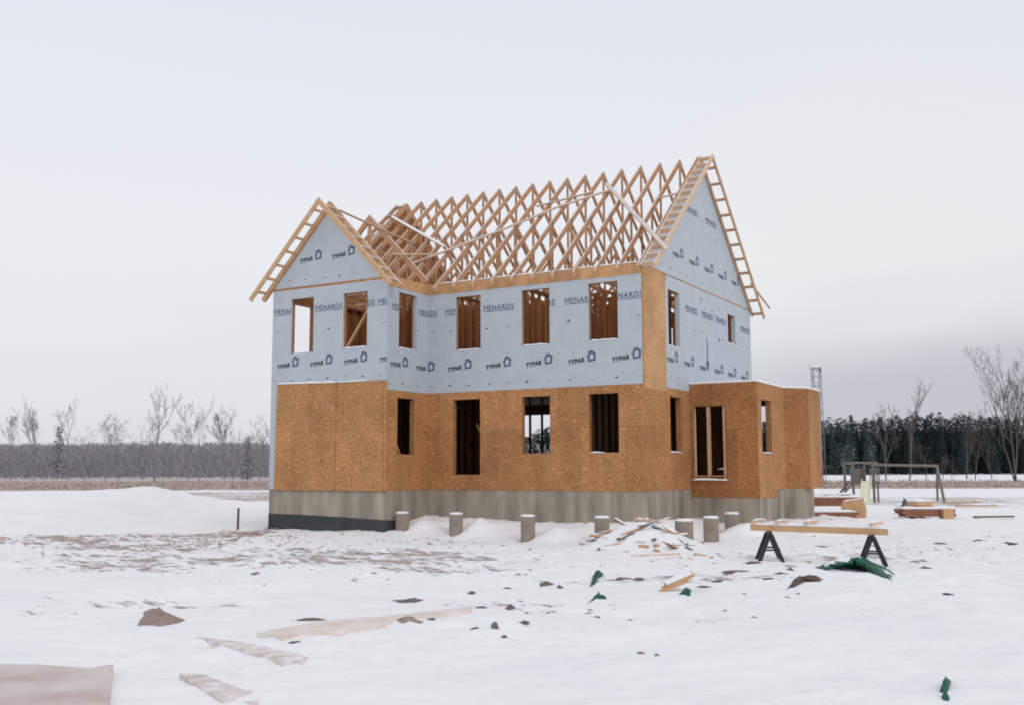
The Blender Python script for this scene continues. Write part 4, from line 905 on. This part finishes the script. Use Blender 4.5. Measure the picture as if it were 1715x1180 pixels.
bundle(1534, 37.5, .75, .5, .28, .18, 'small heap of orange offcuts on top behind the long right stack', .35, 'lumber_gold', .06, 2, name='offcut_heap')
cloth('dark_cloth', [gp(1509, 853), gp(1518, 855), gp(1522, 845), gp(1512, 843)], 'black_plastic', 'small dark bag standing in snow behind the right lumber pile', 'bag', .30, 21)
# stake left of the house
p = Vector(zg(*gp(398, 888))); o = empty('survey_stake', p, 'thin wooden stake standing upright at the edge of the bare ground left of the house', 'stake')
b = MB(); b.beam((0, 0, -.3), (.01, 0, .62), .045, .045, (0, 1, 0)); b.build('post', 'brown_cloth', o)

# ------------------------------------------------------------ play set
def playset():
    D = 52.0; base = at(1500, D); Zs = lambda px: RT*((px-1500)/FPX*D)
    o = empty('play_set', base, 'weathered wooden play tower with slide and long swing beam', 'play set'); s = FW*1.3
    def part(name, m, *bs):
        b = MB()
        for a in bs: b.beam(*a)
        return b.build(name, m, o)
    h = 1.98
    xs = [Zs(1424), Zs(1458)]
    for x in xs:
        for q in (0, 1): part('tower_post', 'weathered', (x+s*q, x+s*q+Z*(h+.05), .11, .11))
    part('tower_roof_beam', 'weathered', (Zs(1419)+Z*h, Zs(1466)+Z*h, .10, .10), (Zs(1419)+s+Z*h, Zs(1466)+s+Z*h, .10, .10), (xs[0]+Z*(h-.04), xs[0]+s+Z*(h-.04), .08, .08), (xs[1]+Z*(h-.04), xs[1]+s+Z*(h-.04), .08, .08))
    part('tower_floor', 'weathered', (xs[0]+s*.5+Z*.98, xs[1]+s*.5+Z*.98, 1.3, .06))
    for a, c in ((1420, 1433), (1452, 1466)):
        b = MB(); k = 5
        for i in range(k): x = Zs(a+(c-a)*i/(k-1)); b.beam(x-FW*.08+Z*.92, x-FW*.08+Z*1.72, .06, .03, (0, 1, 0))
        b.beam(Zs(a)-FW*.05+Z*1.66, Zs(c)-FW*.05+Z*1.66, .03, .07); b.beam(Zs(a)-FW*.05+Z*1.0, Zs(c)-FW*.05+Z*1.0, .03, .07)
        b.build('railing', 'weathered', o)
    b = MB(); b.beam(xs[0]+s+Z*1.0, xs[1]+s+Z*1.0, .03, .1); b.beam(xs[1]*.8+xs[0]*.2+s+Z*1.0, xs[1]*.8+xs[0]*.2+s+Z*1.7, .5, .03, (0, 1, 0)); b.build('back_panel', 'scrap_dark', o)
    sl = MB(); a = Zs(1445)-FW*.1+Z*1.05; c = Zs(1421)-FW*1.9+Z*.10
    sl.beam(a, c, .46, .03); sl.beam(a-RT*.23+Z*.07, c-RT*.23+Z*.07, .04, .14); sl.beam(a+RT*.23+Z*.07, c+RT*.23+Z*.07, .04, .14); sl.beam(c, c-FW*.35-Z*.04, .46, .03); sl.build('slide', 'slide_yellow', o)
    part('ladder', 'weathered', (xs[0]-RT*.05+Z*.95, Zs(1396)+Z*.05, .06, .10), (xs[0]-RT*.05+s*.5+Z*.95, Zs(1396)+s*.5+Z*.05, .06, .10), *[(xs[0]*(1-t)+Zs(1396)*t+Z*(.95-.9*t), xs[0]*(1-t)+Zs(1396)*t+Z*(.95-.9*t)+s*.5, .08, .03) for t in (.25, .5, .75)])
    part('swing_beam', 'weathered', (Zs(1462)+s*.5+Z*(h-.10), Zs(1575)+s*.5+Z*(h-.16), .10, .13))
    for t in (-1, 1): part('leg', 'weathered', (Zs(1573)+s*.5+Z*(h-.16), Zs(1573+(8 if t > 0 else 0))+s*(.5+t*.55), .10, .10))
    part('leg_brace', 'weathered', (Zs(1576)+s*.2+Z*.75, Zs(1576)+s*.8+Z*.75, .06, .06)); part('tower_brace', 'weathered', (xs[1]+RT*.2+Z*0, xs[1]+RT*.2+Z*1.0, .08, .08), (xs[1]-RT*.25+Z*0, xs[1]-RT*.25+Z*1.0, .08, .08))
playset()

# ------------------------------------------------------------ lattice mast
def mast():
    D = 118; p = at(1369, D); o = empty('lattice_mast', p, 'grey steel lattice mast rising behind the right end of the house', 'mast')
    H = (790-614)/FPX*D+1.2; b = MB(); w_ = .42
    cn = [RT*a*w_+FW*c*w_ for a, c in ((-1, -1), (1, -1), (1, 1), (-1, 1))]
    for c in cn: b = MB(); b.beam(c*1.25, c+Z*H, .07, .07); b.build('mast_leg', 'galv', o)
    b = MB(); n = 13
    for i in range(n):
        z0, z1 = H*i/n, H*(i+1)/n
        for k in range(4):
            a, c = cn[k], cn[(k+1) % 4]; b.beam(a+Z*z1, c+Z*z1, .035, .035)
            b.beam(a+Z*(z0 if (i+k) % 2 else z1), c+Z*(z1 if (i+k) % 2 else z0), .03, .03)
    b.build('lattice', 'galv', o)
    b = MB(); b.beam(-RT*.75+Z*(H-.1), RT*.5+Z*(H-.1), .08, .08); b.beam(-RT*.7+Z*(H-.1), -RT*.7+Z*(H+.35), .06, .06, (0, 1, 0)); b.beam(RT*.45+Z*(H-.5), RT*.45+Z*(H+.1), .14, .1, (0, 1, 0)); b.build('antenna_head', 'galv', o)
mast()

# ------------------------------------------------------------ trees
def bare_tree(px, D, h, label, seed, bark='bark_dark', spread=.42, stems=1, fork=.35, lean=0, twig=1.0, rad=None, group='bare trees along the far edge of the field', lv=5, name='bare_tree'):
    r = random.Random(seed); p = at(px, D); o = empty(name, p, label, 'tree', group)
    tr, br = MB(), MB(); R0 = rad or h*.016
    minr = .006+D*.000045
    def grow(pos, d, ln, rd, lvl):
        k = 4 if lvl < 2 else 3; pts = [pos]; rr = [rd]; q = pos.copy(); dd = d.copy()
        for i in range(k):
            dd = (dd+Vector((r.gauss(0, .09), r.gauss(0, .09), .10 if lvl else .02))).normalized(); q = q+dd*ln/k; pts.append(q.copy()); rr.append(max(minr*.7, rd*(1-.5*(i+1)/k)))
        (tr if lvl == 0 else br).tube(pts, rr, 6 if lvl == 0 else (4 if lvl < 3 else 3))
        if lvl >= lv: return
        nb = (0, 5, 5, 4, 4, 3)[min(lvl+1, 5)] if lvl else 6
        nb = max(2, int(nb*twig+.5))
        for i in range(nb):
            t = (fork if lvl == 0 else .25)+(1-(fork if lvl == 0 else .25))*(i+.6*r.random()+.4)/nb; t = min(t, 1)
            ii = min(int(t*k), k-1); a = pts[ii].lerp(pts[ii+1], t*k-ii)
            az = r.uniform(0, 2*pi)+i*2.4; sp_ = spread*(1.45 if lvl else 1.1)*r.uniform(.6, 1.4)
            side = dd.cross(Vector((cos(az), sin(az), .1))).normalized(); nd = (dd*cos(sp_)+side*sin(sp_)+Z*.06).normalized()
            grow(a, nd, ln*(.58 if lvl == 0 else .62)*r.uniform(.6, 1.2)*(1.15-.35*t), max(minr, rr[ii]*.55), lvl+1)
    for s in range(stems):
        d = Vector((lean+r.gauss(0, .06), r.gauss(0, .05), 1)).normalized()
        if stems > 1:
            az = 2*pi*s/stems+.4; d = (Z+RT*cos(az)*.13+FW*sin(az)*.1).normalized()
        grow(Vector((0, 0, -.4))+(RT*(s-(stems-1)/2)*h*.012), d, h*.78, R0*(1 if stems == 1 else .8), 0)
    tr.build('trunk', bark, o); br.build('branches', bark, o); return o
RTREES = [(1478, 150, 10.6, 'pale bare tree with a round crown behind the swing set tower', 'bark_light', .40, 1, .30), (1517, 148, 12.4, 'pale forked tree standing up above the dark pines behind the swing beam', 'bark_light', .26, 1, .42),
          (1693, 140, 16.0, 'tall many-stemmed bare tree near the right edge, biggest of all', 'bark_light', .34, 3, .24), (1716, 138, 12.5, 'pale trunk cut off by the right edge of the photo', 'bark_light', .30, 1, .4),
          (1612, 165, 9.8, 'bare tree whose fine crown just tops the pines', 'bark_dark', .36, 1, .35), (1545, 152, 6.0, 'short dark bare tree under the swing beam', 'bark_dark', .5, 1, .25),
          (1572, 150, 4.6, 'small spreading tree just right of the swing set leg', 'bark_dark', .62, 1, .2), (1587, 155, 3.6, 'shrubby sapling beyond the swing set leg', 'bark_dark', .6, 1, .15),
          (1626, 150, 7.0, 'dark slim tree in front of the pines', 'bark_dark', .3, 1, .4), (1655, 150, 6.4, 'dark slim tree left of the big many-stemmed one', 'bark_dark', .35, 1, .35), (1408, 150, 5.2, 'small bare tree close to the bay end', 'bark_dark', .5, 1, .3)]
for i, (px, D, h, l_, bk, sp_, st, fk) in enumerate(RTREES):
    h *= .87; bare_tree(px, D, h, l_, 100+i, bk, sp_, st, fk, rad=h*(.012 if bk == 'bark_light' else .015), twig=.85, lv=4 if h < 8 else 5)
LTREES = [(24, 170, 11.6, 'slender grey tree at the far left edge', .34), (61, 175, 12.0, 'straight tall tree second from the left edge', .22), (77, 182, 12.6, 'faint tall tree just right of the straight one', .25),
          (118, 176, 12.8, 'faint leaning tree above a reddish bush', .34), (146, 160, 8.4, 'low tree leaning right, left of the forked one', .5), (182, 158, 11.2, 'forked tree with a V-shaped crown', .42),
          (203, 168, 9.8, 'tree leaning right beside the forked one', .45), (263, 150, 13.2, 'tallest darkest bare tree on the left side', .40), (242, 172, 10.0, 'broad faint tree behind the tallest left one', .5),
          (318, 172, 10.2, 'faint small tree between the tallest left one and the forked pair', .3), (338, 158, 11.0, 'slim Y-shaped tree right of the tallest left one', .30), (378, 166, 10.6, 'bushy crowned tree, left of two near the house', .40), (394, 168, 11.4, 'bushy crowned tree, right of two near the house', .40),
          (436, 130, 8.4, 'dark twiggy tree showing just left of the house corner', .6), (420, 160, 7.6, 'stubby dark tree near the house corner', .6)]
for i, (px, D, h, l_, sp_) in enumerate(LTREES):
    h *= .84*(1+.06*sin(i*2.3)); bare_tree(px, D, h, l_, 200+i, 'bark_hazed' if i not in (7, 13, 14) else 'bark_hazed', sp_*(1+.2*sin(i*1.7)), 1, .45 if i % 3 else .3, rad=h*(.0135 if i == 7 else .009), twig=.8+.25*sin(i*3.1), lv=5 if h > 8 else 4)
# evergreens: a tapering shaggy crown of needle clumps
def shaggy(b, r, base, h, w_, n, core=True):
    if core:
        k = 7; vs = [base+Vector((cos(2*pi*i/k)*w_*.62*r.uniform(.7, 1.2), sin(2*pi*i/k)*w_*.62*r.uniform(.7, 1.2), h*zz)) for zz in (.02,) for i in range(k)]
        vs += [base+Vector((cos(2*pi*i/k+.4)*w_*.5*r.uniform(.7, 1.2), sin(2*pi*i/k+.4)*w_*.5*r.uniform(.7, 1.2), h*.5*r.uniform(.85, 1.15))) for i in range(k)]+[base+Vector((0, 0, h*.80))]
        b.add(vs, [(i, (i+1) % k, k+(i+1) % k, k+i) for i in range(k)]+[(k+i, k+(i+1) % k, 2*k) for i in range(k)])
    for i in range(n):
        t = r.random()**.8; rr = w_*(1-t)**.33*(.9+.25*sin(9*t+base.x)); a = r.uniform(0, 2*pi); q = rr*math.sqrt(r.random())
        c = base+Vector((cos(a)*q, sin(a)*q, h*t)); s_ = r.uniform(.25, .75)*(1.1-.6*t)*min(1, h/9)
        d = Vector((cos(a), sin(a), r.uniform(-.6, .2))); e = Vector((-sin(a), cos(a), r.uniform(-.4, .4)))
        b.add([c-e*s_*.6, c+d*s_, c+e*s_*.6, c+Vector((0, 0, s_*r.uniform(.2, .8)))], [(0, 1, 2), (0, 2, 3)])
for px, D, h, l_ in ((101, 190, 9.6, 'narrow dark spruce rising from the left wood'), (417, 175, 7.2, 'small dark spruce near the house corner')):
    p = at(px, D); o = empty('spruce_tree', p, l_, 'tree'); b = MB(); r = random.Random(px); shaggy(b, r, Vector((0, 0, 0)), h, h*.13, 330, False); b.build('crown', 'brush_hazed', o); b = MB(); b.tube([(0, 0, -.3), (0, 0, h*.9)], [.14, .03], 5); b.build('trunk', 'bark_hazed', o)
r = random.Random(9)
for px, D, h, l_ in ((1418, 225, 11.0, 'snow-dusted pine at the left end of the dark wood, pale boughs showing'), (1452, 228, 11.6, 'bluish pine with snow on its boughs behind the play tower'), (1395, 230, 10.6, 'bluish pine just right of the mast')):
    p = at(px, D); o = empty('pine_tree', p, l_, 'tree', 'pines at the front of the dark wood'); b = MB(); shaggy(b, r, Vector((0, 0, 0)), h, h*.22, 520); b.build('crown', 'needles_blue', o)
    b = MB()
    for _ in range(22):
        z = r.uniform(.15, .65)*h; a = r.uniform(0, 6.28); q = h*.2*(1-z/h)
        c = Vector((cos(a)*q, sin(a)*q, z)); b.add([c, c+Vector((.4, .2, -.1)), c+Vector((.3, .4, -.2)), c+Vector((-.25, .3, -.1))], [(0, 1, 2, 3)])
    b.build('bough_snow', 'snow', o); b = MB(); b.tube([(0, 0, -.3), (0, 0, h*.9)], [.18, .04], 5); b.build('trunk', 'bark_dark', o)
# the dark pine wood and the grey brush wood read as one mass each
b = MB(); r = random.Random(5)
for row, (D0, s) in enumerate(((236, 1), (246, 1.0), (257, 1.03), (268, 1.07), (282, 1.1))):
    px = 850
    while px < 1900:
        D = D0+r.uniform(-4, 4); t = sstep(px, 1380, 1560); h = (12.5+.9*t+r.gauss(0, .4))*s
        if px < 960: h *= .72+.25*sstep(px, 880, 940)
        shaggy(b, r, at(px, D), h, 2.6, 420 if px > 1360 or px < 960 or 1240 < px < 1320 else 120); px += r.uniform(12, 19)
tag(b.build('pine_wood', 'needles'), 'dark evergreen wood closing the field on the right', 'wood', kind='stuff')
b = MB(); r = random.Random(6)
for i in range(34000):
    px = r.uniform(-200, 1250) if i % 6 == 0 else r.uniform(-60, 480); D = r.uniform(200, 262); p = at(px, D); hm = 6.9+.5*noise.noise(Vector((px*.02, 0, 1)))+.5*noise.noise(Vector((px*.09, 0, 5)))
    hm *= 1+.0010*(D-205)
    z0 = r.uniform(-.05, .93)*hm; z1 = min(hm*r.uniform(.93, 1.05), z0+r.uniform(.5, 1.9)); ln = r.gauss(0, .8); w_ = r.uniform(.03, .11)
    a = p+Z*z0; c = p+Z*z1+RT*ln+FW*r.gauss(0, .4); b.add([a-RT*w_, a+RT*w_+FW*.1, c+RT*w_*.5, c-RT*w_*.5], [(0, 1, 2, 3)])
tag(b.build('brush_wood', 'brush_hazed'), 'grey leafless brush wood closing the field on the left', 'wood', kind='stuff')
# dead weeds standing through the snow along the far strip
b = MB(); r = random.Random(7)
for i in range(12000):
    D = r.uniform(92, 150); px = r.uniform(-80, 1800); p = at(px, D); h = r.uniform(.06, .26)*(2.6 if r.random() < .05 else 1); w_ = r.uniform(.015, .05); l2 = RT*r.gauss(0, .12)
    b.add([p-RT*w_, p+RT*w_, p+Z*h+l2+FW*.02], [(0, 1, 2)])
tag(b.build('dead_weeds', 'weeds'), 'strip of dead brown weeds standing through the snow across the far field', 'weeds', kind='stuff')
